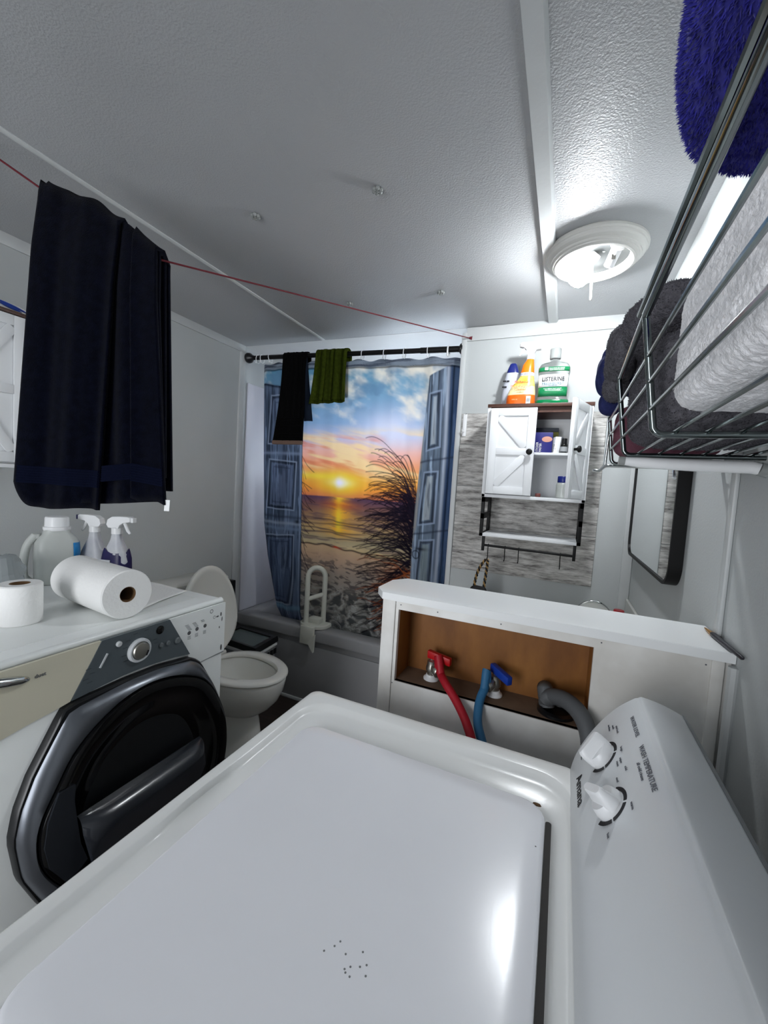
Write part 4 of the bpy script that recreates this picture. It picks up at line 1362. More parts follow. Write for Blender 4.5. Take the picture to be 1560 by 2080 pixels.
    for z_, c_ in ((1.535, srgb(132, 144, 168)), (1.09, srgb(150, 160, 176)), (1.13, srgb(44, 50, 64)), (1.055, srgb(112, 128, 152))):
        I2 = lerp(I2, c_, np.exp(-((Z - z_) / 0.010) ** 2) * 0.6)
    I2 = lerp(I2, srgb(120, 160, 190), np.exp(-((Z - 0.535) / 0.016) ** 2) * 0.5)
    I2 = lerp(I2, srgb(20, 22, 32), np.exp(-((X + 1.54) / 0.018) ** 2 - ((Z - 1.105) / 0.012) ** 2) * 0.9)
    I = lerp(I, I2, inq(ld_))
    I = lerp(I, srgb(16, 22, 40), np.exp(-((edge_d(ld_) - 0.006) / 0.008) ** 2) * (Z > 1.9) * 0.8)
    I = lerp(I, srgb(24, 30, 48), np.exp(-((X + 1.507) / 0.003) ** 2) * (Z < 1.92) * 0.7)
    rd = [(-0.729, 1.939), (-0.600, 2.004), (-0.50, 2.04), (-0.50, 0.30), (-0.815, 0.30), (-0.777, 0.814), (-0.740, 1.45)]
    wdr = wood(srgb(122, 136, 152), srgb(66, 74, 90), 1, 13)
    I3 = wdr.copy()
    I3 = panel(I3, [(-0.690, 1.868), (-0.622, 1.888), (-0.617, 1.590), (-0.694, 1.562)], wdr, srgb(176, 180, 182))
    I3 = panel(I3, [(-0.700, 1.457), (-0.621, 1.468), (-0.629, 1.180), (-0.724, 1.161)], wdr, srgb(168, 170, 168))
    I3 = panel(I3, [(-0.710, 1.086), (-0.625, 1.096), (-0.634, 0.70), (-0.736, 0.69)], wdr, srgb(132, 142, 140))
    xe = np.interp(Z, [0.3, 0.84, 1.087, 1.61, 2.0], [-0.64, -0.616, -0.610, -0.598, -0.600])
    I3 = lerp(I3, srgb(168, 172, 184), np.exp(-((X - xe - 0.004) / 0.008) ** 2) * 0.85)
    I3 = lerp(I3, srgb(40, 62, 96), sst(0.012, 0.022, X - xe) * 0.75)
    I3 = lerp(I3, srgb(16, 20, 34), np.exp(-((X - xe - 0.030) / 0.005) ** 2) * 0.8)
    xw = np.interp(Z, [0.3, 0.814, 1.07, 1.45, 1.788, 1.94], [-0.815, -0.777, -0.759, -0.740, -0.729, -0.729])
    I3 = lerp(I3, srgb(28, 28, 36), np.exp(-((X - xw - 0.004) / 0.004) ** 2) * 0.9)
    I3 = lerp(I3, srgb(150, 142, 132), np.exp(-((X - xw - 0.016) / 0.008) ** 2) * 0.8 * sst(0.4, 0.6, fbm(X * 20, Z * 9, 8)))
    for z_ in (1.52, 1.13):
        I3 = lerp(I3, srgb(40, 46, 60), np.exp(-((Z - z_ - (X + 0.66) * 0.2) / 0.006) ** 2) * 0.7)
    I3 = lerp(I3, srgb(30, 30, 36), np.exp(-((X + 0.70) / 0.035) ** 2 - ((Z - 1.035) / 0.009) ** 2) * 0.9)
    I3 = lerp(I3, srgb(30, 30, 36), np.exp(-(((X + 0.725) ** 2 + (Z - 1.00) ** 2) ** 0.5 - 0.022) ** 2 / 0.004 ** 2) * 0.8)
    I = lerp(I, I3, inq(rd))
    # carved lintel along the hem
    tp_ = 2.130 - (X + 1.885) * 0.0365 - 0.032
    v_ = tp_ - Z
    lw = lerp(np.broadcast_to(srgb(124, 132, 142), X.shape + (3,)), srgb(70, 76, 88), sst(0.4, 0.65, fbm(X * 6, Z * 80, 5, 4)))
    I = lerp(I, lw, 1 - sst(0.038, 0.044, v_))
    I = lerp(I, srgb(24, 28, 38), np.exp(-((v_ - 0.045) / 0.005) ** 2) * 0.85)
    I = lerp(I, srgb(24, 28, 38), np.exp(-((v_ - 0.004) / 0.003) ** 2) * 0.6)
    return np.clip(I, 0, 1)


def make_curtain():
    col = print_image(Xg, Zg)
    n = (NU + 1) * (NV + 1)
    me = bpy.data.meshes.new('shower_curtain')
    w = Vector((-1.2, 2.08, CB))
    co = np.stack([Xg - w.x, Yg - w.y, Zg - w.z], -1).reshape(-1, 3)
    me.vertices.add(n)
    me.vertices.foreach_set('co', co.ravel())
    i = np.arange(NV)[:, None] * (NU + 1) + np.arange(NU)[None, :]
    q = np.stack([i, i + 1, i + NU + 2, i + NU + 1], -1).reshape(-1, 4)
    me.loops.add(q.size)
    me.loops.foreach_set('vertex_index', q.ravel().astype(np.int32))
    me.polygons.add(len(q))
    me.polygons.foreach_set('loop_start', np.arange(0, q.size, 4, dtype=np.int32))
    me.polygons.foreach_set('use_smooth', np.ones(len(q), dtype=bool))
    me.update(calc_edges=True)
    at = me.color_attributes.new('print', 'FLOAT_COLOR', 'POINT')
    at.data.foreach_set('color', np.concatenate([col.reshape(-1, 3), np.ones((n, 1))], 1).ravel())
    me.materials.append(M['curtain'])
    o = bpy.data.objects.new('shower_curtain', me)
    COL.objects.link(o)
    o.location = w
    return tag(o, 'shower curtain printed with a beach sunset seen through open blue doors', 'shower curtain')


make_curtain()
# rings
RINGS = ((-1.842, 0.0, "white curtain ring right beside the rod's left end cap"), (-1.812, 0.006, 'second white curtain ring from the left end cap of the rod'), (-1.752, 0.016, 'white curtain ring with bead between left end cap and black garment'),
         (-1.095, 0.002, 'thin curtain ring nearest to the green hand towel, on its right'), (-0.959, 0.0, 'thin curtain ring, second one to the right of the green towel'),
         (-0.842, 0.0, 'thin curtain ring, third one to the right of the green towel'), (-0.71, 0.003, 'thin curtain ring next to the thick ring at the right rod end'), (-0.60, 0.0, 'thick white curtain ring at the right-hand end of the rod'))
for k, (x, dxr, lab) in enumerate(RINGS):
    z = rod_z(x)
    pts = []
    for i in range(22):
        a = 2 * math.pi * i / 22
        pts.append((x + dxr * (1 - math.cos(a - math.pi / 2)) * 0.5, RODY + 0.019 * math.cos(a) + 0.002, z - 0.009 + 0.026 * math.sin(a)))
    mb = MB().tube(pts, 0.0022 if k < 7 else 0.0042, 6, closed=True)
    mb.sphere((x + dxr, RODY - 0.018, z - 0.034), 0.005, 8, 6)
    tag(mb.build('curtain_ring', 'white_plastic'), lab, 'curtain ring', 'curtain rings on the rod')


# garments hanging over the rod
def drape(x0, x1, zb_f, zb_b, m, yoff=0.019, flare=(0, 0), seed=1, amp=0.006, nu=40, nf=30, waves=4, slant=0.0):
    """cloth over the rod: front sheet, over the top, back sheet, with its own thickness"""
    def f(u, v):
        x = x0 + (x1 - x0) * u
        zr = rod_z(x)
        lf, lb = zr - (zb_f + slant * u), zr - zb_b
        tot = lf + 0.06 + lb
        d = v * tot
        w_ = amp * math.sin(u * 2 * math.pi * waves + seed) + 0.5 * amp * math.sin(u * 2 * math.pi * waves * 2.3 + v * 4 + seed)
        if d < lf:
            t = (lf - d) / lf
            xx = x + (flare[0] * (1 - u) + flare[1] * u) * t ** 2
            return (xx, RODY - yoff - abs(w_) - 0.004 * t, zr - (lf - d) + 0.002 * math.sin(u * 20))
        if d < lf + 0.06:
            a = math.pi * (d - lf) / 0.06
            return (x, RODY - (yoff + abs(w_) * 0.6) * math.cos(a), zr + yoff * math.sin(a) + 0.25 * abs(w_))
        t = (d - lf - 0.06) / lb
        return (x, RODY + yoff + 0.006 + abs(w_) * 0.3, zr - t * lb)
    return MB().grid(f, nu, nf * 2)


bl = thing('black_leggings', 'black ribbed garment with tan hem folded over the curtain rod', 'garment', (-1.54, RODY, 1.58))
drape(-1.628, -1.455, 1.60, 1.80, None, seed=2, amp=0.005, flare=(-0.045, 0.005), waves=2.5).build('leg', 'black_cloth', bl, solid=0.006)
MB().grid(lambda u, v: (-1.478 + 0.06 * u * (0.35 + 0.65 * v) + 0.022 * v, RODY - 0.012 - 0.01 * math.sin(3 * u), 2.10 - 0.375 * v), 8, 20).build('leg', 'slate_cloth', bl, solid=0.006)
rb = MB()
for k in range(9):
    z = 1.615 + k * 0.016
    rb.tube([(-1.660 + 0.05 * (z - 1.6) * 2.2 + (0.205 - 0.06 * (z - 1.6) * 2) * t, RODY - 0.030 - 0.003 * math.sin(6 * t + 1), z) for t in (0, 0.25, 0.5, 0.75, 1)], 0.0065, 6)
rb.build('ribbing', 'black_cloth', bl)
MB().box(-1.675, -1.450, RODY - 0.036, RODY - 0.021, 1.583, 1.608, 0.006).build('hem', 'tan_cloth', bl)
gt = thing('green_hand_towel', 'olive green hand towel draped over the curtain rod', 'towel', (-1.29, RODY, 1.8))
drape(-1.385, -1.180, 1.822, 1.86, None, seed=1, amp=0.008, flare=(-0.028, 0.004), waves=2.2, slant=0.006).build('cloth', 'green', gt, solid=0.009)
drape(-1.384, -1.181, 1.838, 1.90, None, seed=1, amp=0.008, flare=(-0.02, -0.004), waves=2.2, yoff=0.026).build('front_fold', 'green', gt, solid=0.006)

# ================================================================== PLUMBING IN THE NICHE


def valve(x, y, m, label, hdir, od):
    V = thing('shutoff_valve', label, 'valve', (x, y, NZ0), 'laundry shutoff valves')
    MB().lathe([(0.019, 0.0003), (0.019, 0.004), (0.014, 0.008), (0.013, 0.012), (0.0095, 0.013)], (x, y, NZ0), n=20).build('flange', 'white_plastic', V)
    MB().lathe([(0.011, 0.012), (0.011, 0.02), (0.014, 0.022), (0.0145, 0.030), (0.012, 0.036), (0.012, 0.046), (0.0065, 0.049), (0.0065, 0.054)], (x, y, NZ0), n=18).build('body', 'brushed', V)
    MB().lathe([(0.010, 0), (0.010, 0.012), (0.0145, 0.014), (0.0145, 0.026), (0.012, 0.029)], Vector((x, y, NZ0 + 0.032)) + Vector(od).normalized() * 0.004, od, 8).build('outlet', 'brushed', V)
    hd = Vector(hdir).normalized()
    MB().obox(Vector((x, y, NZ0 + 0.060)) + hd * 0.018, hd * 0.030, hd.cross(Vector((0, 0, 1))).normalized() * 0.0075, (0, 0, 0.0095), 0.003).build('handle', m, V)


valve(-0.260, 0.936, 'red_handle', 'brass hot water valve with red lever in the wooden niche', (0.95, -0.1, -0.12), (0.75, -0.65, -0.1))
valve(-0.110, 0.938, 'blue_handle', 'brass cold water valve with blue lever in the wooden niche', (0.75, -0.65, -0.15), (-0.45, -0.9, -0.15))


def hose(name, pts, r, m, label):
    P = spl([tuple(p) for p in pts], 8, False)[:(len(pts) - 1) * 8]
    return tag(MB().tube(P, r, 14).build(name, m), label, 'hose')


hose('red_hose', [(-0.237, 0.916, 0.9355), (-0.228, 0.907, 0.934), (-0.211, 0.886, 0.928), (-0.177, 0.860, 0.906), (-0.147, 0.832, 0.880), (-0.127, 0.803, 0.848), (-0.132, 0.79, 0.77), (-0.135, 0.785, 0.60), (-0.135, 0.785, 0.45)], 0.0095, 'red_hose', 'red rubber supply hose curving down from the red-levered valve')
hose('blue_hose', [(-0.122, 0.912, 0.933), (-0.127, 0.900, 0.929), (-0.131, 0.885, 0.916), (-0.131, 0.866, 0.900), (-0.126, 0.845, 0.878), (-0.108, 0.818, 0.85), (-0.085, 0.80, 0.78), (-0.07, 0.79, 0.60), (-0.07, 0.79, 0.45)], 0.0095, 'blue_hose', 'blue rubber supply hose curving down from the blue-levered valve')
dp = thing('drain_pipe', 'black round drain pipe opening in the niche floor', 'pipe', (0.022, 0.930, NZ0))
MB().lathe([(0.033, 0.0003), (0.038, 0.002), (0.038, 0.008), (0.029, 0.010), (0.027, 0.002)], (0.022, 0.928, NZ0), n=28).build('collar', 'black_plastic', dp)
gh = [(0.004, 0.932, 0.912), (0.002, 0.930, 0.930), (0.014, 0.918, 0.945), (0.038, 0.893, 0.955), (0.060, 0.866, 0.952), (0.076, 0.842, 0.935), (0.084, 0.820, 0.900), (0.088, 0.800, 0.84), (0.09, 0.79, 0.70), (0.09, 0.79, 0.50)]
P = spl(gh, 24)[:(len(gh) - 1) * 24]
tag(MB().tube(P, [0.0155 + 0.0011 * (i % 2) for i in range(len(P))], 16).build('drain_hose', 'grey_hose', angle=80), 'thick grey ribbed drain hose bending over from the niche', 'hose')

# slim brush lying against the wall on the cap
BP0, BP1 = Vector((0.2805, 1.000, 1.1245)), Vector((0.2875, 0.828, 1.1255))
br = thing('slim_brush', 'slim black brush with gold tip lying on the half wall cap', 'brush', (0.284, 0.91, 1.121))
d = BP1 - BP0
MB().tube([BP0 + d * t for t in (0.24, 0.3, 0.5, 0.8, 0.97, 1.0)], [0.0042, 0.005, 0.0048, 0.004, 0.0036, 0.0012], 10).build('handle', 'brush_black', br)
MB().tube([BP0 + d * t for t in (0.0, 0.04, 0.15, 0.24)], [0.0006, 0.002, 0.0034, 0.0042], 10).build('tip', 'gold', br)


# ================================================================== WALL CABINET OVER THE PLANKS
def barn_door(mb_panel, O, U, V, N, w, h, th, fr, flip):
    """panel with raised frame, mid rail and two braces meeting at the mid rail's end"""
    O, U, V, N = Vector(O), Vector(U).normalized(), Vector(V).normalized(), Vector(N).normalized()

    def bx(u0, u1, v0, v1, n0, n1_):
        mb_panel.obox(O + U * (u0 + u1) / 2 + V * (v0 + v1) / 2 + N * (n0 + n1_) / 2, U * (u1 - u0) / 2, V * (v1 - v0) / 2, N * (n1_ - n0) / 2, 0.001)
    bx(0, w, 0, h, 0, th * 0.6)
    bx(0, fr, 0, h, th * 0.6, th)
    bx(w - fr, w, 0, h, th * 0.6, th)
    bx(fr, w - fr, 0, fr, th * 0.6, th)
    bx(fr, w - fr, h - fr, h, th * 0.6, th)
    bx(fr, w - fr, h / 2 - fr * 0.45, h / 2 + fr * 0.45, th * 0.6, th)
    br_ = []
    for s in (1, -1):
        u0, u1 = (fr, w - fr) if not flip else (w - fr, fr)
        a = O + U * u0 + V * (h / 2 + s * (h / 2 - fr)) + N * th * 0.78
        b = O + U * u1 + V * (h / 2 + s * fr * 0.45) + N * th * 0.78
        e = (b - a)
        ln_ = e.length
        e.normalize()
        c = e.cross(N).normalized()
        br_.append(MB().obox((a + b) / 2, e * (ln_ / 2 - fr * 0.18), c * fr * 0.46, N * th * 0.19, 0.0005))
    return br_


CX0, CX1, CY0, CY1, CZ0, CZ1 = -0.338, 0.080, 1.832, YB - 0.0065, 1.348, 1.742
K = thing('wall_cabinet', 'white barn-door wall cabinet with walnut top over the weathered planks', 'cabinet', (-0.129, 1.93, 1.05))
cb = MB()
cb.box(CX0, CX0 + 0.014, CY0, CY1, CZ0, CZ1, 0.001).box(CX1 - 0.014, CX1, CY0, CY1, CZ0, CZ1, 0.001)
cb.box(CX0, CX1, CY0, CY1, CZ0, CZ0 + 0.014, 0.001).box(CX0 + 0.014, CX1 - 0.014, CY1 - 0.006, CY1, CZ0 + 0.01, CZ1)
cb.build('carcass', 'cab_white', K)
MB().box(CX0 - 0.001, CX1 + 0.003, CY0 - 0.004, CY1, CZ1, CZ1 + 0.014, 0.001).build('top_board', 'cab_top', K)
MB().box(CX0 + 0.014, CX1 - 0.014, CY0 + 0.01, CY1 - 0.006, CZ1 - 0.022, CZ1 - 0.001).build('top_rail', 'cab_top', K)
MB().box(CX0 + 0.014, CX1 - 0.014, CY0 + 0.012, CY1 - 0.006, 1.541, 1.552, 0.001).build('shelf', 'cab_white', K)
for x in (CX0 + 0.016, CX1 - 0.022):
    MB().box(x, x + 0.006, CY0 + 0.03, CY0 + 0.05, 1.533, 1.541).build('shelf_pin', 'chrome', K)
d1 = MB()
b1 = barn_door(d1, (CX0 + 0.017, CY0 - 0.001, CZ0 + 0.017), (1, 0, 0), (0, 0, 1), (0, -1, 0), 0.190, 0.371, 0.014, 0.033, False)
D1 = d1.build('door', 'cab_white', K)
for b in b1:
    b.build('brace', 'cab_white', D1)
MB().lathe([(0.005, 0), (0.005, 0.008), (0.0075, 0.012), (0.0125, 0.015), (0.0125, 0.021), (0.009, 0.024), (0, 0.0245)], (-0.149, CY0 - 0.015, 1.549), (0, -1, 0), 20).build('knob', 'black_metal', D1)
HX, HY = CX1 - 0.018, CY0 - 0.002
ux = Vector((-0.062, -0.178, 0)).normalized()
nn = Vector((ux.y, -ux.x, 0))
if nn.x > 0:
    nn = -nn
d2 = MB()
b2 = barn_door(d2, Vector((HX, HY, CZ0 + 0.017)), ux, (0, 0, 1), -nn, 0.190, 0.371, 0.014, 0.033, False)
D2 = d2.build('door', 'cab_white', K)
for b in b2:
    b.build('brace', 'cab_white', D2)
kp = Vector((HX, HY, 1.549)) + ux * 0.168 - nn * 0.014
MB().lathe([(0.005, 0), (0.005, 0.008), (0.0075, 0.012), (0.0125, 0.015), (0.0125, 0.021), (0.009, 0.024), (0, 0.0245)], kp, -nn, 20).build('knob', 'black_metal', D2)
for z in (1.43, 1.68):
    MB().obox(Vector((HX, HY, z)) + ux * 0.03 + nn * 0.003, ux * 0.02, nn * 0.003, (0, 0, 0.010), 0.001).build('hinge', 'chrome', D2)
# side brackets, lower shelf, rail
for x0 in (CX0 + 0.002, CX1 - 0.016):
    sb = MB().box(x0, x0 + 0.014, CY0 + 0.002, CY0 + 0.020, 1.172, CZ0, 0.001)
    sb.box(x0, x0 + 0.014, CY1 - 0.018, CY1, 1.172, CZ0, 0.001)
    sb.box(x0, x0 + 0.014, CY0 + 0.002, CY1, 1.172, 1.186, 0.001).box(x0, x0 + 0.014, CY0 + 0.002, CY1, 1.25, 1.275, 0.001)
    sb.box(x0, x0 + 0.014, CY0 + 0.002, CY1, 1.325, CZ0, 0.001)
    sb.build('side_bracket', 'black_metal', K)
MB().box(CX0 + 0.017, CX1 - 0.017, CY0 + 0.004, CY1, 1.172, 1.186, 0.001).build('lower_shelf', 'cab_white', K)
for x0 in (CX0 + 0.022, CX1 - 0.022):
    MB().box(x0 - 0.006, x0 + 0.006, CY0 + 0.006, CY0 + 0.018, 1.106, 1.172, 0.001).build('rail_bracket', 'black_metal', K)
MB().tube([(CX0 + 0.016, CY0 + 0.012, 1.132), (CX1 - 0.016, CY0 + 0.012, 1.126)], 0.0055, 10).build('hanging_rail', 'black_metal', K)
# S hooks
for x, lab in ((-0.292, 'black S-hook carrying the rope-handled bag on the cabinet rail'), (-0.219, 'black S-hook on the cabinet rail, empty, next to the bag hook'), (-0.161, 'empty black S-hook in the middle of the cabinet rail'), (0.006, 'empty black S-hook near the right end of the cabinet rail')):
    y, z = CY0 + 0.012, 1.131 - (x + 0.3) * 0.016
    pts = arc((x, y, z), (0, 1, 0), (0, 0, 1), 0.0072, -30, 180, 8)
    pts += [Vector((x, y - 0.0072, z - 0.02)), Vector((x + 0.001, y - 0.0072, z - 0.045))]
    pts += arc((x + 0.001, y - 0.0152, z - 0.050), (0, 1, 0), (0, 0, 1), 0.008, 0, -160, 8)
    tag(MB().tube(pts, 0.0020, 8).build('s_hook', 'black_metal'), lab, 'hook', 'S-hooks on the cabinet rail')
# bag with rope handles
bg_ = thing('black_bag', 'small black bag with twisted gold rope handles hanging from the rail', 'bag', (-0.315, 1.83, 0.78))
hk = Vector((-0.291, CY0 - 0.005, 1.073))
for i, (bx_, dy) in enumerate(((-0.338, -0.004), (-0.296, 0.004))):
    base = Vector((bx_, CY0 + dy, 0.935))
    ctrl = [hk + Vector((-0.004 if i == 0 else 0.003, 0, -0.002)), hk + Vector((-0.03 if i == 0 else 0.006, 0, -0.035)), base + Vector((0.002, 0, 0.06)), base]
    for ph, mm in ((0, 'rope_gold'), (math.pi, 'bag_black')):
        pts = []
        for k in range(61):
            t = k / 60
            a, b_, c_, e_ = ctrl
            p = a * (1 - t) ** 3 + b_ * 3 * t * (1 - t) ** 2 + c_ * 3 * t * t * (1 - t) + e_ * t ** 3
            an = t * 34 + ph
            pts.append(p + Vector((math.cos(an), math.sin(an), 0)) * 0.0034)
        MB().tube(pts, 0.0038, 6).build('rope', mm, bg_)
lump((-0.318, CY0 - 0.002, 0.876), (0.042, 0.018, 0.072), 3.5, 0.006, 18, 4, 28, 20).build('pouch', 'bag_black', bg_)

# ---- things inside the cabinet
SZ = 1.5525
bx = thing('bandage_box', 'navy box of adhesive bandages with a tan strip on it, on cabinet shelf', 'box', (-0.098, 1.905, SZ))
MB().box(-0.150, -0.065, 1.885, 1.93, SZ, SZ + 0.090, 0.001).build('carton', 'bandage_blue', bx)
MB().lathe([(0.021, 0), (0.021, 0.0006), (0.020, 0.0008)], (-0.087, 1.8848, SZ + 0.060), (0, -1, 0), 24, 1.0, 0.58, (1, 0, 0)).build('bandage_print', 'skin_print', bx)
text('STICKER', bx, 0.013, (-0.121, 1.8842, SZ + 0.006), (0, 0, 1), (-1, 0, 0), 'white_ink', bold=0.01, wide=0.85)
text('PASTER', bx, 0.013, (-0.108, 1.8842, SZ + 0.006), (0, 0, 1), (-1, 0, 0), 'white_ink', bold=0.01, wide=0.85)
wc = thing('white_carton', 'slim black and white carton beside the bandage box in the cabinet', 'box', (-0.05, 1.90, SZ))
MB().obox((-0.050, 1.905, SZ + 0.036), Vector((0.011, 0.004, 0)), Vector((-0.006, 0.016, 0)), (0.003, 0, 0.036), 0.001).build('carton', 'white_label', wc)
pm = MB()
for k in range(4):
    pm.box(-0.0585, -0.0545 + 0.003 * (k % 2), 1.8862, 1.8868, SZ + 0.010 + k * 0.008, SZ + 0.0145 + k * 0.008)
pm.build('print', 'ink', wc, kind='stuff')
MB().obox((-0.0335, 1.91, SZ + 0.034), Vector((0.004, 0.001, 0)), Vector((-0.006, 0.016, 0)), (0.002, 0, 0.035), 0.001).build('dark_side', 'grey_box', wc)
db = thing('dark_bottle', 'small dark bottle with a grey label on the cabinet shelf', 'bottle', (-0.018, 1.885, SZ))
MB().lathe([(0.0135, 0), (0.0145, 0.002), (0.0145, 0.036), (0.012, 0.041), (0.009, 0.043)], (-0.018, 1.882, SZ), n=22).build('bottle', 'amber', db)
MB().lathe([(0.011, 0.043), (0.011, 0.062), (0.010, 0.063), (0, 0.063)], (-0.018, 1.882, SZ), n=20).build('cap', 'black_plastic', db)
MB().lathe([(0.0148, 0.008), (0.0148, 0.028)], (-0.018, 1.882, SZ), n=22).build('label', 'grey_plastic', db)
ob = thing('olive_carton', 'olive and grey carton lying behind the navy bandage box', 'box', (-0.095, 1.98, SZ))
MB().box(-0.155, -0.045, 1.945, 2.01, SZ, SZ + 0.100, 0.002).build('carton', 'olive_box', ob)
MB().box(-0.155, -0.045, 1.944, 2.01, SZ + 0.1002, SZ + 0.118, 0.002).build('carton_lid', 'grey_box', ob)
LZ = CZ0 + 0.0145
jr = thing('salve_jar', 'frosted jar with dark blue lid standing on the cabinet floor', 'jar', (-0.008, 1.90, LZ))
MB().lathe([(0.024, 0), (0.027, 0.003), (0.0275, 0.055), (0.025, 0.064), (0.021, 0.067)], (-0.008, 1.895, LZ), n=28).build('jar', 'salve', jr)
MB().lathe([(0.0225, 0.067), (0.0235, 0.069), (0.0235, 0.092), (0.022, 0.094), (0, 0.094)], (-0.008, 1.895, LZ), n=28).build('lid', 'royal', jr)
tag(MB().box(-0.118, -0.096, 1.915, 1.93, LZ, LZ + 0.016, 0.002).build('small_tin', 'brown_bit'), 'tiny brown tin lying on the cabinet floor', 'tin')

# ---- bottles on top of the cabinet
TC = CZ1 + 0.0142
# shampoo
sh = thing('shampoo_bottle', 'pale shampoo bottle with navy cap behind the orange cleaner', 'bottle', (-0.262, 1.965, TC))


def oval_body(c, levels, n=36, p=0.8):
    return [[(c[0] + a * math.copysign(abs(math.cos(t)) ** p, math.cos(t)), c[1] + b * math.copysign(abs(math.sin(t)) ** p, math.sin(t)), c[2] + z) for t in [2 * math.pi * k / n for k in range(n)]] for z, a, b in levels]


sc = (-0.262, 1.965, TC)
MB().loops(oval_body(sc, ((0, 0.036, 0.022), (0.004, 0.040, 0.025), (0.06, 0.042, 0.026), (0.12, 0.037, 0.024), (0.165, 0.028, 0.021)))).build('bottle', 'shampoo', sh, angle=60)
MB().loops(oval_body(sc, ((0.166, 0.0275, 0.0205), (0.175, 0.026, 0.020), (0.195, 0.019, 0.016), (0.206, 0.015, 0.013), (0.210, 0.010, 0.009)))).build('cap', 'royal', sh, angle=60)
pm = MB()
for x_, z_, w_ in ((-0.300, 0.122, 0.014), (-0.284, 0.122, 0.012), (-0.302, 0.096, 0.020)):
    pm.box(x_, x_ + w_, 1.9392, 1.9402, TC + z_, TC + z_ + 0.007)
pm.build('print', 'ink', sh, kind='stuff')
# orange cleaner
oc = (-0.212, 1.905, TC)
OC = thing('orange_spray_cleaner', 'orange and yellow spray cleaner bottle with white trigger on the cabinet', 'spray bottle', oc)
olv = ((0, 0.056, 0.030), (0.004, 0.060, 0.033), (0.035, 0.060, 0.034), (0.062, 0.056, 0.032), (0.090, 0.048, 0.030), (0.112, 0.036, 0.027), (0.128, 0.029, 0.024), (0.150, 0.028, 0.024), (0.180, 0.024, 0.021), (0.198, 0.017, 0.016), (0.206, 0.0145, 0.0145))


def oc_loops(levels, lean=True):
    return [[(p[0] + (0.060 - lv[1]) * 0.62, p[1], p[2]) for p in l] for lv, l in zip(levels, oval_body(oc, levels))]


def olevel(z):
    for (z0, a0, b0), (z1, a1, b1) in zip(olv, olv[1:]):
        if z0 <= z <= z1:
            t = (z - z0) / (z1 - z0)
            return a0 + (a1 - a0) * t, b0 + (b1 - b0) * t


def band(z0, z1, e, n=8):
    out = []
    for i in range(n + 1):
        z = z0 + (z1 - z0) * i / n
        a, b = olevel(z)
        out.append((z, a + e, b + e))
    return out


MB().loops(oc_loops(olv)).build('bottle', 'orange', OC, angle=60)
MB().loops(oc_loops(band(0.072, 0.130, 0.0006)), False, False).build('label', 'yellow', OC, angle=60, label='yellow sunburst label band')
MB().loops(oc_loops(band(0.048, 0.086, 0.0009)), False, False).build('label', 'pale_yellow', OC, angle=60, label='cream label band')
MB().loops(oc_loops(band(0.002, 0.048, 0.0007)), False, False).build('label', 'orange_dark', OC, angle=60, label='dark orange label band')
MB().loops(oc_loops(band(0.131, 0.145, 0.0006)), False, False).build('label', 'white_label', OC, angle=60, label='white neck band')
MB().loops(oval_body((oc[0] + 0.028, oc[1], TC), ((0.204, 0.0165, 0.0165), (0.226, 0.0165, 0.0165), (0.230, 0.013, 0.013)), 24, 1.0)).build('collar', 'white_plastic', OC)
hd = [(-0.046, 0.262), (-0.046, 0.274), (-0.040, 0.279), (0.020, 0.279), (0.042, 0.264), (0.042, 0.246), (0.024, 0.244), (0.014, 0.226), (-0.014, 0.226), (-0.018, 0.248), (-0.030, 0.258)]
MB().loops([[(oc[0] + 0.026 + u * k, oc[1] + v, TC + z) for u, z in hd] for v, k in ((-0.012, 0.95), (-0.009, 1), (0.009, 1), (0.012, 0.95))]).build('spray_head', 'white_plastic', OC)
MB().tube([(oc[0] + 0.000, oc[1], TC + 0.256), (oc[0] - 0.008, oc[1], TC + 0.240), (oc[0] - 0.020, oc[1], TC + 0.226)], [0.006, 0.005, 0.0025], 8).build('trigger', 'white_plastic', OC)
fy = oc[1] - 0.0365
text('Radiance', OC, 0.0165, (-0.211, fy + 0.0025, TC + 0.098), (1, 0, 0), (0, 0, 1), 'red_ink', align='CENTER', bold=0.012, shear=0.2)
text('Multi-Purpose', OC, 0.0155, (-0.213, fy + 0.0005, TC + 0.079), (1, 0, 0), (0, 0, 1), 'orange_ink', align='CENTER', wide=0.95)
text('Cleaner', OC, 0.0155, (-0.213, fy + 0.0005, TC + 0.066), (1, 0, 0), (0, 0, 1), 'orange_ink', align='CENTER')
text('with Bleach', OC, 0.0065, (-0.213, fy, TC + 0.056), (1, 0, 0), (0, 0, 1), 'ink', align='CENTER')
text('NATURAL', OC, 0.008, (-0.204, fy + 0.0095, TC + 0.135), (1, 0, 0), (0, 0, 1), 'blue_ink', align='CENTER', bold=0.01)
text('32 FL OZ', OC, 0.006, (-0.246, fy, TC + 0.024), (1, 0, 0), (0, 0, 1), 'pale_yellow', align='LEFT')
MB().box(-0.186, -0.168, fy - 0.0004, fy + 0.0003, TC + 0.008, TC + 0.040).build('label_patch', 'white_label', OC)
MB().box(-0.184, -0.170, fy - 0.0008, fy - 0.0003, TC + 0.015, TC + 0.030).build('label_window', 'grey_plastic', OC)
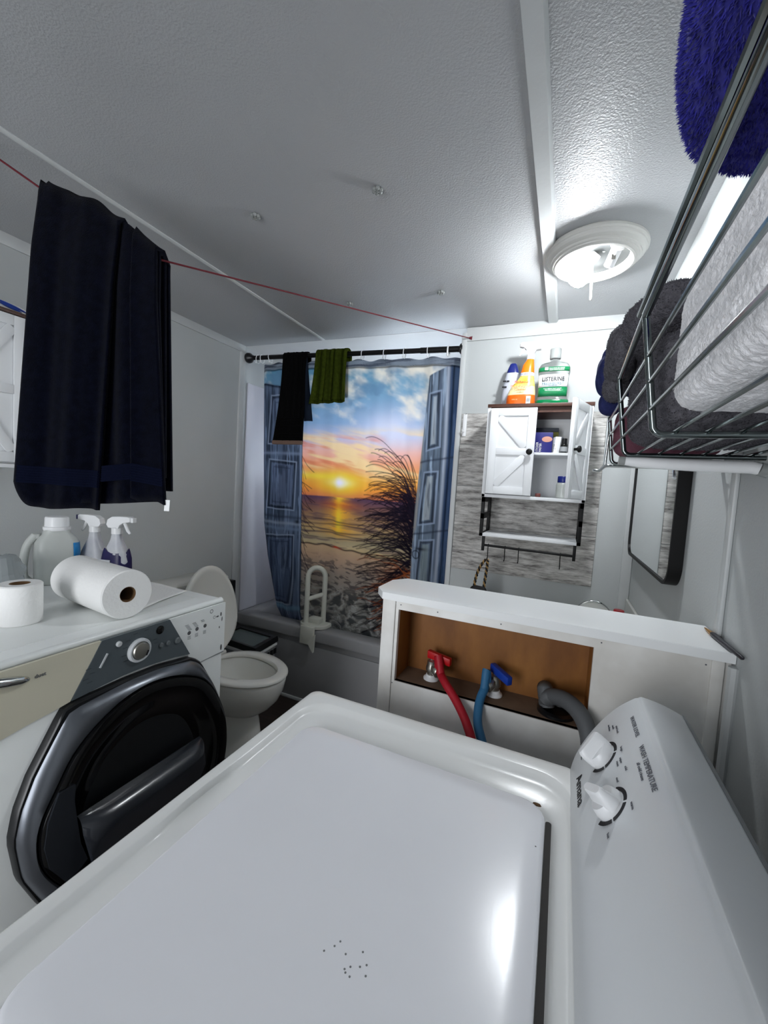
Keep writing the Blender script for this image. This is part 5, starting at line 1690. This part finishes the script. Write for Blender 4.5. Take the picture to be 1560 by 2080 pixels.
# mouthwash
lc = (-0.083, 1.905, TC)
LQ = thing('mouthwash_bottle', 'clear mouthwash bottle with green labels and clear cap on the cabinet', 'bottle', lc)
llv = ((0, 0.062, 0.034), (0.005, 0.066, 0.037), (0.022, 0.066, 0.037), (0.030, 0.061, 0.034), (0.040, 0.0585, 0.033), (0.130, 0.060, 0.034), (0.138, 0.064, 0.037), (0.160, 0.064, 0.037), (0.176, 0.054, 0.033), (0.183, 0.034, 0.026), (0.187, 0.019, 0.019), (0.200, 0.018, 0.018))
MB().loops(oval_body(lc, llv, 40, 0.62)).build('bottle', 'clear', LQ, angle=60)
MB().loops(oval_body(lc, ((0.002, 0.0640, 0.0356), (0.005, 0.0666, 0.0376), (0.021, 0.0666, 0.0376), (0.0225, 0.0655, 0.0366)), 40, 0.62)).build('liquid', 'green_liquid', LQ, angle=60)
MB().lathe([(0.0215, 0.200), (0.0225, 0.202), (0.0225, 0.240), (0.021, 0.243), (0, 0.243)], lc, n=30).build('cap', 'clear_cap', LQ)


def lband(z0, z1, a, b, w, e=0.0012):
    """label wrapped round the front of the oval body; w: half angle share"""
    L_ = []
    for z in (z0, (z0 + z1) / 2, z1):
        row = []
        for k in range(25):
            t = -math.pi / 2 + (k / 24 - 0.5) * math.pi * w
            row.append((lc[0] + (a + e) * math.copysign(abs(math.cos(t)) ** 0.62, math.cos(t)), lc[1] + (b + e) * math.copysign(abs(math.sin(t)) ** 0.62, math.sin(t)), TC + z))
        L_.append(row)
    mb_ = MB()
    vs = [p for l in L_ for p in l]
    fs = [(j * 25 + i, j * 25 + i + 1, (j + 1) * 25 + i + 1, (j + 1) * 25 + i) for j in range(2) for i in range(24)]
    return mb_.add(vs, fs)


lband(0.140, 0.158, 0.064, 0.037, 0.70).build('label', 'green_label', LQ, angle=60, label='green neck label', solid=0.0005)
lband(0.076, 0.128, 0.060, 0.034, 0.74).build('label', 'white_label', LQ, angle=60, label='white name label', solid=0.0005)
lband(0.036, 0.075, 0.060, 0.034, 0.72).build('label', 'green_label', LQ, angle=60, label='green lower label', solid=0.0005)
ly = lc[1] - 0.0362
text('LISTERINE', LQ, 0.0235, (lc[0], ly, TC + 0.100), (1, 0, 0), (0, 0, 1), 'ink', align='CENTER', bold=0.03, wide=0.85)
text('FRESHBURST', LQ, 0.0155, (lc[0], ly, TC + 0.084), (1, 0, 0), (0, 0, 1), 'teal_ink', align='CENTER', wide=0.98)
text('ANTISEPTIC', LQ, 0.006, (lc[0], ly, TC + 0.078), (1, 0, 0), (0, 0, 1), 'teal_ink', align='CENTER')
text('KILLS GERMS THAT CAUSE', LQ, 0.006, (lc[0], ly, TC + 0.066), (1, 0, 0), (0, 0, 1), 'white_ink', align='CENTER')
text('BAD BREATH PLAQUE', LQ, 0.006, (lc[0], ly, TC + 0.060), (1, 0, 0), (0, 0, 1), 'white_ink', align='CENTER')
text('KILLS 99.9% OF GERMS', LQ, 0.006, (lc[0] - 0.018, ly - 0.003, TC + 0.150), (1, 0, 0), (0, 0, 1), 'white_ink')
text('HELPS FIGHT PLAQUE', LQ, 0.006, (lc[0] - 0.018, ly - 0.003, TC + 0.143), (1, 0, 0), (0, 0, 1), 'white_ink')
MB().box(lc[0] - 0.036, lc[0] - 0.022, ly - 0.0045, ly - 0.0028, TC + 0.145, TC + 0.156).build('seal', 'light_ink', LQ)

# towel hook plate at the panel's top left corner
th = thing('hook_plate', 'small white hook plate at the top left corner of the planks', 'hook', (-0.485, YB - 0.01, 1.64))
MB().box(-0.492, -0.472, YB - 0.012, YB - 0.0065, 1.640, 1.752, 0.003).build('plate', 'white_plastic', th)
MB().tube([(-0.484, YB - 0.012, 1.665), (-0.486, YB - 0.024, 1.66), (-0.488, YB - 0.028, 1.672)], 0.004, 8).build('hook', 'white_plastic', th)
MB().lathe([(0.004, 0), (0.003, 0.003)], (-0.478, YB - 0.012, 1.752), (0, -1, 0), 10).build('screw', 'chrome', th)

# ================================================================== VANITY BEHIND THE HALF WALL
VN = thing('vanity_unit', 'white vanity unit with basin hidden behind the half wall', 'vanity', (0.08, 1.55, 0))
MB().box(-0.16, XR - 0.013, 1.08, YB - 0.012, 0.0, 0.79, 0.004).build('cabinet', 'cab_white', VN)
MB().box(-0.18, XR - 0.013, 1.06, YB - 0.010, 0.79, 0.82, 0.006).build('worktop', 'porcelain', VN)
MB().box(XR - 0.012, XR - 0.0005, 1.08, YB - 0.010, 0.80, 0.945, 0.003).build('backsplash', 'porcelain', VN)
MB().lathe([(0.13, 0.0), (0.14, 0.008), (0.13, 0.012), (0.11, 0.002), (0.0, 0.001)], (0.02, 1.45, 0.8205), n=32).build('basin', 'porcelain', VN)
rm = thing('round_mirror', 'round chrome-rimmed makeup mirror peeking over the half wall', 'mirror', (0.142, 1.76, 0.8205))
mc = Vector((0.142, 1.76, 0.908))
MB().tube(arc(mc, (1, 0, 0), (0, 0, 1), 0.062, 0, 360, 40)[:-1], 0.0052, 10, closed=True).build('rim', 'chrome', rm)
MB().lathe([(0.060, -0.002), (0.060, 0.002)], mc, (0, 1, 0), 36).build('glass', 'mirror', rm)
MB().lathe([(0.045, 0), (0.045, 0.004), (0.012, 0.008), (0.006, 0.03), (0.006, 0.034)], (0.142, 1.76, 0.8208), n=24).build('stand', 'chrome', rm)
rc2 = thing('red_capped_bottle', 'red bottle cap showing beside the round mirror above the half wall', 'bottle', (0.226, 1.75, 0.8205))
MB().lathe([(0.018, 0), (0.019, 0.003), (0.019, 0.10), (0.014, 0.112)], (0.226, 1.75, 0.8208), n=22).build('bottle', 'white_plastic', rc2)
MB().lathe([(0.0175, 0.110), (0.0185, 0.112), (0.0185, 0.131), (0.017, 0.134), (0, 0.134)], (0.226, 1.75, 0.8208), n=22).build('cap', 'red_cap', rc2)

# ================================================================== WALL MIRROR (right wall)
mr = thing('wall_mirror', 'rounded rectangular mirror with deep black frame on the right wall', 'mirror', (0.275, 1.65, 1.15))
fo = []


def mloop(ins, x, r):
    return [(x, y, z) for y, z, _ in rrect(1.252 + ins, 1.975 - ins, 1.150 + ins, 1.72 - ins, r, 0, 6, 8)]


MB().loops([mloop(0, XR - 0.0005, 0.06), mloop(0, XR - 0.031, 0.06), mloop(0.009, XR - 0.031, 0.053), mloop(0.0095, XR - 0.025, 0.052)], False, False).build('frame', 'black_metal', mr)
MB().loops([mloop(0.004, XR - 0.004, 0.055), mloop(0.0085, XR - 0.0265, 0.0525)]).build('glass', 'mirror', mr)

# ================================================================== WIRE SHELF ON THE RIGHT WALL
BX0, BX1, BZ, BTZ = 0.090, XR - 0.004, 1.4555, 1.594
WS = thing('wire_shelf', 'chrome wire basket shelf on the right wall holding folded towels', 'shelf', (0.19, 0.6, 1.45))
for y in (0.10, 0.58, 0.84, 1.045):
    tz = BTZ if y < 0.9 else 1.556
    pts = [(0.072 if y < 0.9 else 0.079, y, tz), (0.0885, y, BZ + 0.02)] + [(BX0 + 0.012 - 0.012 * math.cos(a), y, BZ + 0.008 - 0.012 * math.sin(a)) for a in (0.4, 0.8, 1.2, 1.57)] + [(BX1, y, BZ - 0.004)]
    MB().tube(pts, 0.0042, 10).build('hoop', 'shelf_chrome', WS)
MB().tube([(0.0715, 0.085, BTZ), (0.0715, 0.575, BTZ)], 0.0048, 10).build('top_rail', 'shelf_chrome', WS)
MB().tube([(0.0715, 0.575, BTZ), (0.074, 0.84, BTZ - 0.006), (0.079, 1.045, 1.556)], 0.0042, 10).build('top_rail', 'shelf_chrome', WS)
MB().tube([(0.0675, 0.085, BTZ + 0.008), (0.0675, 0.60, BTZ + 0.008)], 0.0034, 8).build('top_rail', 'shelf_chrome', WS)
for z, x in ((1.545, 0.0785), (1.514, 0.0825), (1.482, 0.0865)):
    MB().tube([(x, 0.09, z), (x, 1.045, z)], 0.0024, 8).build('side_wire', 'shelf_chrome', WS)
for k in range(6):
    x = 0.115 + 0.0315 * k
    MB().tube([(x, 0.09, BZ + 0.0015), (x, 1.045, BZ + 0.0015)], 0.0024, 8).build('base_wire', 'shelf_chrome', WS)
MB().tube([(0.056, 1.052, 1.4345), (0.068, 1.052, 1.4345), (0.080, 1.052, 1.446), (0.092, 1.052, 1.4465), (XR - 0.002, 1.052, 1.4465)], 0.0036, 10).build('end_rail', 'chrome', WS)
MB().tube([(0.056, 1.058, 1.4345), (0.068, 1.058, 1.4345), (0.080, 1.058, 1.45), (0.082, 1.050, 1.55)], 0.003, 10).build('end_rail', 'chrome', WS)
MB().tube([(0.212, 1.052, 1.446), (0.212, 1.048, 1.425), (0.212, 1.040, 1.424)], 0.003, 8).build('wire_hook', 'chrome', WS)
# white tube light bracket below
wt = thing('white_tube', 'white plastic tube with clear end caps fixed under the wire shelf', 'tube', (0.19, 0.83, 1.43))
MB().tube([(0.094, 0.838, 1.4405), (0.12, 0.838, 1.4385), (0.20, 0.838, 1.4365), (0.270, 0.836, 1.436), (XR - 0.012, 0.833, 1.433)], [0.0075, 0.0095, 0.0105, 0.0105, 0.0095], 14).build('tube', 'white_plastic', wt)
MB().tube([(0.084, 0.838, 1.441), (0.094, 0.838, 1.4405)], 0.008, 12).build('end_cap', 'clear_cap', wt)
MB().tube([(XR - 0.013, 0.833, 1.4335), (XR - 0.001, 0.833, 1.43)], 0.011, 12).build('end_cap', 'clear_cap', wt)

# towels on the shelf
TB = BZ + 0.0046


def terry(name, mb, m, label, count, ln_, wd_, seed):
    t = thing(name, label, 'towel', tuple(np.array(mb.v).mean(axis=0)))
    mb.build('cloth', m, t, angle=80)
    tufts(surf_pts(mb, count, seed), ln_, wd_, seed).build('pile', m, t, kind='stuff', fixn=False)
    return t


wtw = terry_lump((0.1895, 0.325, TB + 0.0715), (0.0960, 0.236, 0.0665))
wt_ = wtw.build('white_towel', 'white_terry', angle=180)
tag(wt_, 'thick folded white terry towel pressed against the shelf wires', 'towel')
gtw = lump((0.187, 0.745, TB + 0.072), (0.098, 0.140, 0.070), 5.0, 0.006, 16, 9, 60, 40)
gtw.merge(lump((0.130, 0.80, 1.645), (0.064, 0.15, 0.040), 2.6, 0.012, 20, 12, 50, 30, 0.0, 0.0))
gtw.merge(lump((0.076, 0.92, 1.592), (0.022, 0.045, 0.026), 2.4, 0.008, 24, 14, 40, 24))
gtw.merge(lump((0.074, 0.86, 1.632), (0.026, 0.09, 0.045), 2.4, 0.008, 24, 15, 40, 24))
terry('grey_towel', gtw, 'grey_terry', 'charcoal grey terry towel bulging over the rail behind the white towel', 14000, 0.0024, 0.0009, 6)
# blue shaggy mat folded on top of the white towel
BLz = BTZ + 0.014
bm_ = lump((0.157, 0.215, BLz + 0.050), (0.116, 0.212, 0.047), 3.2, 0.006, 14, 21, 70, 40)
terry('blue_bath_mat', bm_, 'blue_shag', 'royal blue shaggy bath mat folded on top of the white towel', 64000, 0.0040, 0.00065, 8)
bt2 = lump((0.150, 0.985, 1.62), (0.075, 0.035, 0.035), 2.6, 0.008, 22, 31, 40, 24)
bt2.merge(lump((0.066, 0.985, 1.632), (0.026, 0.05, 0.044), 2.4, 0.010, 24, 32, 36, 22))
bt2.merge(lump((0.072, 0.985, 1.572), (0.022, 0.03, 0.024), 2.4, 0.006, 24, 33, 30, 18))
bt2.merge(lump((0.085, 0.985, 1.668), (0.035, 0.045, 0.024), 2.4, 0.008, 24, 34, 36, 22))
o = bt2.build('blue_cloth', 'blue_cloth', angle=80)
tag(o, 'crumpled dark blue cloth at the far end of the wire shelf', 'cloth')
o = lump((0.180, 1.000, TB + 0.055), (0.092, 0.035, 0.054), 5.0, 0.005, 20, 41, 40, 24).build('maroon_cloth', 'maroon', angle=80)
tag(o, 'dusty maroon cloth behind the wires at the shelf end', 'cloth')

# ================================================================== CEILING LIGHT
fx, fyc = 0.026, 1.492
fz = ceilz(fx)
FL = thing('ceiling_light', 'round white ceiling light without its shade, one bulb glowing', 'ceiling light', (fx, fyc, fz))


def below(prof, n=48):
    return MB().lathe([(r, -h) for r, h in prof], (fx, fyc, fz), n=n, cap=False)


below([(0.148, 0.0), (0.150, 0.004), (0.150, 0.010), (0.147, 0.014), (0.145, 0.015), (0.144, 0.020), (0.140, 0.025), (0.134, 0.029), (0.131, 0.030), (0.130, 0.035), (0.127, 0.037), (0.125, 0.0375), (0.124, 0.041), (0.120, 0.043), (0.118, 0.0435), (0.117, 0.046), (0.111, 0.0475), (0.106, 0.043), (0.103, 0.028), (0.099, 0.024)]).build('base', 'fixture', FL, angle=16)
below([(0.1025, 0.024), (0.100, 0.022), (0.05, 0.020), (0.0, 0.020)]).build('pan', 'fixture_pan', FL)
bc = Vector((-0.014, 1.490, 2.094))
sd = Vector((0.030, 1.470, fz - 0.022))
ax = (bc - sd).normalized()
MB().lathe([(0.017, 0), (0.018, 0.004), (0.018, 0.020), (0.015, 0.022)], sd, ax, 20).build('socket', 'white_plastic', FL)
MB().lathe([(0.014, -0.042), (0.018, -0.034), (0.028, -0.017), (0.0335, -0.003), (0.034, 0.006), (0.031, 0.018), (0.023, 0.028), (0.012, 0.033), (0, 0.034)], bc, ax, 28).build('bulb', 'bulb', FL)
c0, c1 = Vector((0.087, 1.442, fz - 0.024)), Vector((0.066, 1.484, fz - 0.068))
s2 = MB().lathe([(0.020, -0.004), (0.021, 0.004), (0.016, 0.008), (0.015, 0.05), (0.0155, 0.056), (0.013, 0.058), (0.012, 0.03)], c0, (c1 - c0), 24).build('socket', 'white_plastic', FL, label='empty white lamp socket')
MB().obox(c0 + (c1 - c0) * 0.45 + Vector((0, -0.013, -0.007)), (0.006, 0, 0), (0, 0.004, -0.006), (0, 0.0016, 0.001)).build('contact', 'brushed', s2)
for x, y in ((0.035, 1.50), (0.05, 1.465)):
    MB().lathe([(0.004, 0), (0.004, 0.003), (0.002, 0.004)], (x, y, fz - 0.020), (0, 0, -1), 10).build('screw', 'chrome', FL)
MB().tube([(0.020, 1.500, fz - 0.02), (0.0215, 1.500, 2.12), (0.0262, 1.500, 2.022), (0.0265, 1.500, 2.014)], [0.0022, 0.0044, 0.0044, 0.0036], 10).build('pull_rod', 'fixture', FL)

# small clear ceiling screws
for (x, y), lab in (((-0.533, 1.028), 'clear lumpy plastic anchor on the ceiling, the one nearest the wide batten'), ((-0.945, 1.013), 'clear lumpy plastic anchor on the ceiling above the hanging navy towel'), ((-0.955, 1.636), 'clear plastic anchor on the ceiling just above the red clothesline'), ((-0.528, 1.632), 'clear plastic anchor on the ceiling toward the wall cabinet')):
    z = ceilz(x)
    mb = MB()
    for k in range(7):
        a = k * 2 * math.pi / 6
        mb.sphere((x + (0.0098 * math.cos(a) if k < 6 else 0), y + (0.0098 * math.sin(a) if k < 6 else 0), z - 0.0058), 0.0062, 8, 6)
    tag(mb.build('ceiling_anchor', 'clear_cap'), lab, 'anchor', 'clear anchors on the ceiling')

# ================================================================== CLOTHESLINE AND NAVY TOWEL
E0 = Vector((-1.46, 0.509, 2.1925))
A0, A1 = Vector((-1.228, 0.602, 2.040)), Vector((-0.958, 0.711, 1.893))
E1 = Vector((-0.490, 2.022, 2.122))
cl_ = thing('clothesline', 'thin dark red clothesline strung from the ceiling to the cabinet wall', 'rope', tuple(E1))
MB().tube([E0, A0, A1, E1], 0.0024, 8).build('cord', 'cord', cl_)
MB().sphere(tuple(E1 + Vector((0.004, 0, 0))), 0.007, 10, 8).build('knot', 'cord', cl_)
MB().tube([E1 + Vector((0.004, 0.0, 0.002)), E1 + Vector((0.012, 0, 0.008)), E1 + Vector((0.010, -0.002, -0.010))], 0.002, 6).build('cord_end', 'cord', cl_)

nv = thing('navy_bath_towel', 'large dark navy bath towel folded over the red clothesline', 'towel', tuple((A0 + A1) / 2))
dirv = (A1 - A0)
hz = Vector((dirv.x, dirv.y, 0)).normalized()
nrm = Vector((hz.y, -hz.x, 0))        # toward the camera side


def topat(u):
    p = A0.lerp(A1, u)
    p.z += 0.004 + 0.022 * math.sin(math.pi * u) + 0.006 * math.sin(u * 19) * math.sin(math.pi * u)
    return p


def navy_panel(u0, u1, zb0, zb1, off, spread0, spread1, seed, zback=None, nu=36, nvv=60, amp=0.010):
    def f(a, v):
        u = u0 + (u1 - u0) * a
        t_ = topat(u)
        zb = zb0 + (zb1 - zb0) * a + 0.004 * math.sin(a * 7 + seed) + (0.055 * max(0, 1 - u / 0.13) ** 2.2 if seed < 3 else 0)
        lf = t_.z - zb
        lb = lf * 0.9 if zback is None else t_.z - zback
        tot = lf + 0.05 + lb
        d = v * tot
        spr = spread0 * (1 - a) + spread1 * a
        w_ = amp * math.sin(u * 2 * math.pi * 2.9 + 0.5 + 0.5 * math.sin(u * 9)) + 0.18 * amp * math.sin(u * 2 * math.pi * 7.3 + seed)
        if d < lf:
            t = (lf - d) / lf
            k = min(1, t * 5)
            rr = 0
            return tuple(t_ + hz * (spr * t) + nrm * (off + 0.010 * k + w_ * (0.35 + 0.65 * t)) - Vector((0, 0, lf - d)))
        if d < lf + 0.05:
            an = math.pi * (d - lf) / 0.05
            return tuple(t_ + nrm * ((off + w_ * 0.35 + 0.004) * math.cos(an)) + Vector((0, 0, (0.007 + off * 0.6) * math.sin(an))))
        t = (d - lf - 0.05) / lb
        return tuple(t_ + hz * (spr * t * 0.8 - 0.012 * t * a) - nrm * (off + 0.010 - w_ * (0.3 + 0.4 * t)) - Vector((0, 0, t * lb)))
    return MB().grid(f, nu, nvv)


navy_panel(0.0, 1.0, 1.276, 1.290, 0.006, -0.042, 0.034, 1, nu=60).build('cloth', 'navy', nv, solid=0.009, angle=80)
navy_panel(0.0, 0.68, 1.264, 1.262, 0.018, -0.050, -0.035, 2, zback=1.40, nu=44, amp=0.008).build('front_fold', 'navy', nv, solid=0.009, angle=80)
navy_panel(0.80, 1.0, 1.300, 1.290, 0.022, 0.016, 0.044, 3, zback=1.32, nu=20, amp=0.004).build('side_flap', 'navy', nv, solid=0.010, angle=80)


def border(u0, u1, z0, z1, off, s0, s1, seed, zref0, zref1, amp):
    mb = MB()
    for q in range(7):
        zz = z0 + (z1 - z0) * q / 6
        pts = []
        for i in range(33):
            a = i / 32
            u = u0 + (u1 - u0) * a
            t_ = topat(u)
            zb = zref0 + (zref1 - zref0) * a
            z = zz + (zref1 - zref0) * a
            t = (t_.z - z) / (t_.z - zb)
            w_ = amp * math.sin(u * 2 * math.pi * 2.9 + 0.5 + 0.5 * math.sin(u * 9)) + 0.18 * amp * math.sin(u * 2 * math.pi * 7.3 + seed)
            p = t_ + hz * ((s0 * (1 - a) + s1 * a) * t) + nrm * (off + 0.0102 + w_ * (0.35 + 0.65 * t) + 0.0042)
            p.z = z
            pts.append(p)
        mb.tube(pts, 0.0034, 6)
    return mb


border(0.02, 0.675, 1.325, 1.362, 0.018, -0.050, -0.035, 2, 1.264, 1.262, 0.008).build('woven_border', 'navy_band', nv)
border(0.805, 0.995, 1.346, 1.384, 0.022, 0.016, 0.044, 3, 1.300, 1.290, 0.004).build('woven_border', 'navy_band', nv)
border(0.69, 0.795, 1.338, 1.372, 0.006, -0.042, 0.034, 1, 1.276, 1.290, 0.010).build('woven_border', 'navy_band', nv)
tgp = topat(0.95) + hz * 0.062 + nrm * 0.030
tgp.z = 1.298
MB().obox(tgp - Vector((0, 0, 0.011)), hz * 0.0065, nrm * 0.0006, (0.001, 0, 0.014)).build('care_tag', 'white_label', nv)

# ================================================================== WHITE CABINET ON THE LEFT WALL
LC = thing('left_wall_cabinet', 'white barn-door cabinet on the left wall, mostly behind the navy towel', 'cabinet', (-1.845, 0.6, 1.36))
MB().box(XL + 0.001, -1.752, 0.40, 0.812, 1.366, 1.868, 0.002).build('carcass', 'cab_white', LC)
MB().box(XL + 0.001, -1.740, 0.396, 0.818, 1.8682, 1.880, 0.001).build('top_board', 'cab_top', LC)
MB().box(XL + 0.001, -1.745, 0.40, 0.814, 1.352, 1.3655, 0.001).build('bottom_board', 'cab_white', LC)
d3 = MB()
b3 = barn_door(d3, (-1.7515, 0.592, 1.372), (0, 1, 0), (0, 0, 1), (1, 0, 0), 0.198, 0.492, 0.016, 0.034, True)
D3 = d3.build('door', 'cab_white', LC)
for b in b3:
    b.build('brace', 'cab_white', D3)
d4 = MB()
b4 = barn_door(d4, (-1.7515, 0.404, 1.372), (0, 1, 0), (0, 0, 1), (1, 0, 0), 0.184, 0.492, 0.016, 0.034, False)
D4 = d4.build('door', 'cab_white', LC)
for b in b4:
    b.build('brace', 'cab_white', D4)
MB().box(-1.7555, -1.7525, 0.40, 0.812, 1.3665, 1.3705).build('shadow_gap', 'black_plastic', LC)
pk = thing('wipes_packet', 'soft white packet with blue swoosh on top of the left cabinet', 'packet', (-1.84, 0.72, 1.8805))
pkm = lump((-1.84, 0.690, 1.9025), (0.062, 0.155, 0.0215), 2.6, 0.004, 20, 51, 40, 20)
pkm.build('wrapper', 'white_label', pk)
sw = MB()
for y0, y1, z0, z1, w_ in ((0.70, 0.83, 1.912, 1.900, 0.0035), (0.73, 0.80, 1.903, 1.896, 0.004)):
    pts = [(-1.84 + 0.0635 * max(0.12, (1 - abs((y0 + (y1 - y0) * t - 0.69) / 0.157) ** 2.6)) ** 0.38, y0 + (y1 - y0) * t, z0 + (z1 - z0) * t) for t in [i / 10 for i in range(11)]]
    sw.tube(pts, [0.0008 + w_ * math.sin(math.pi * i / 10) for i in range(11)], 6)
sw.build('blue_swoosh', 'blue_ink', pk)
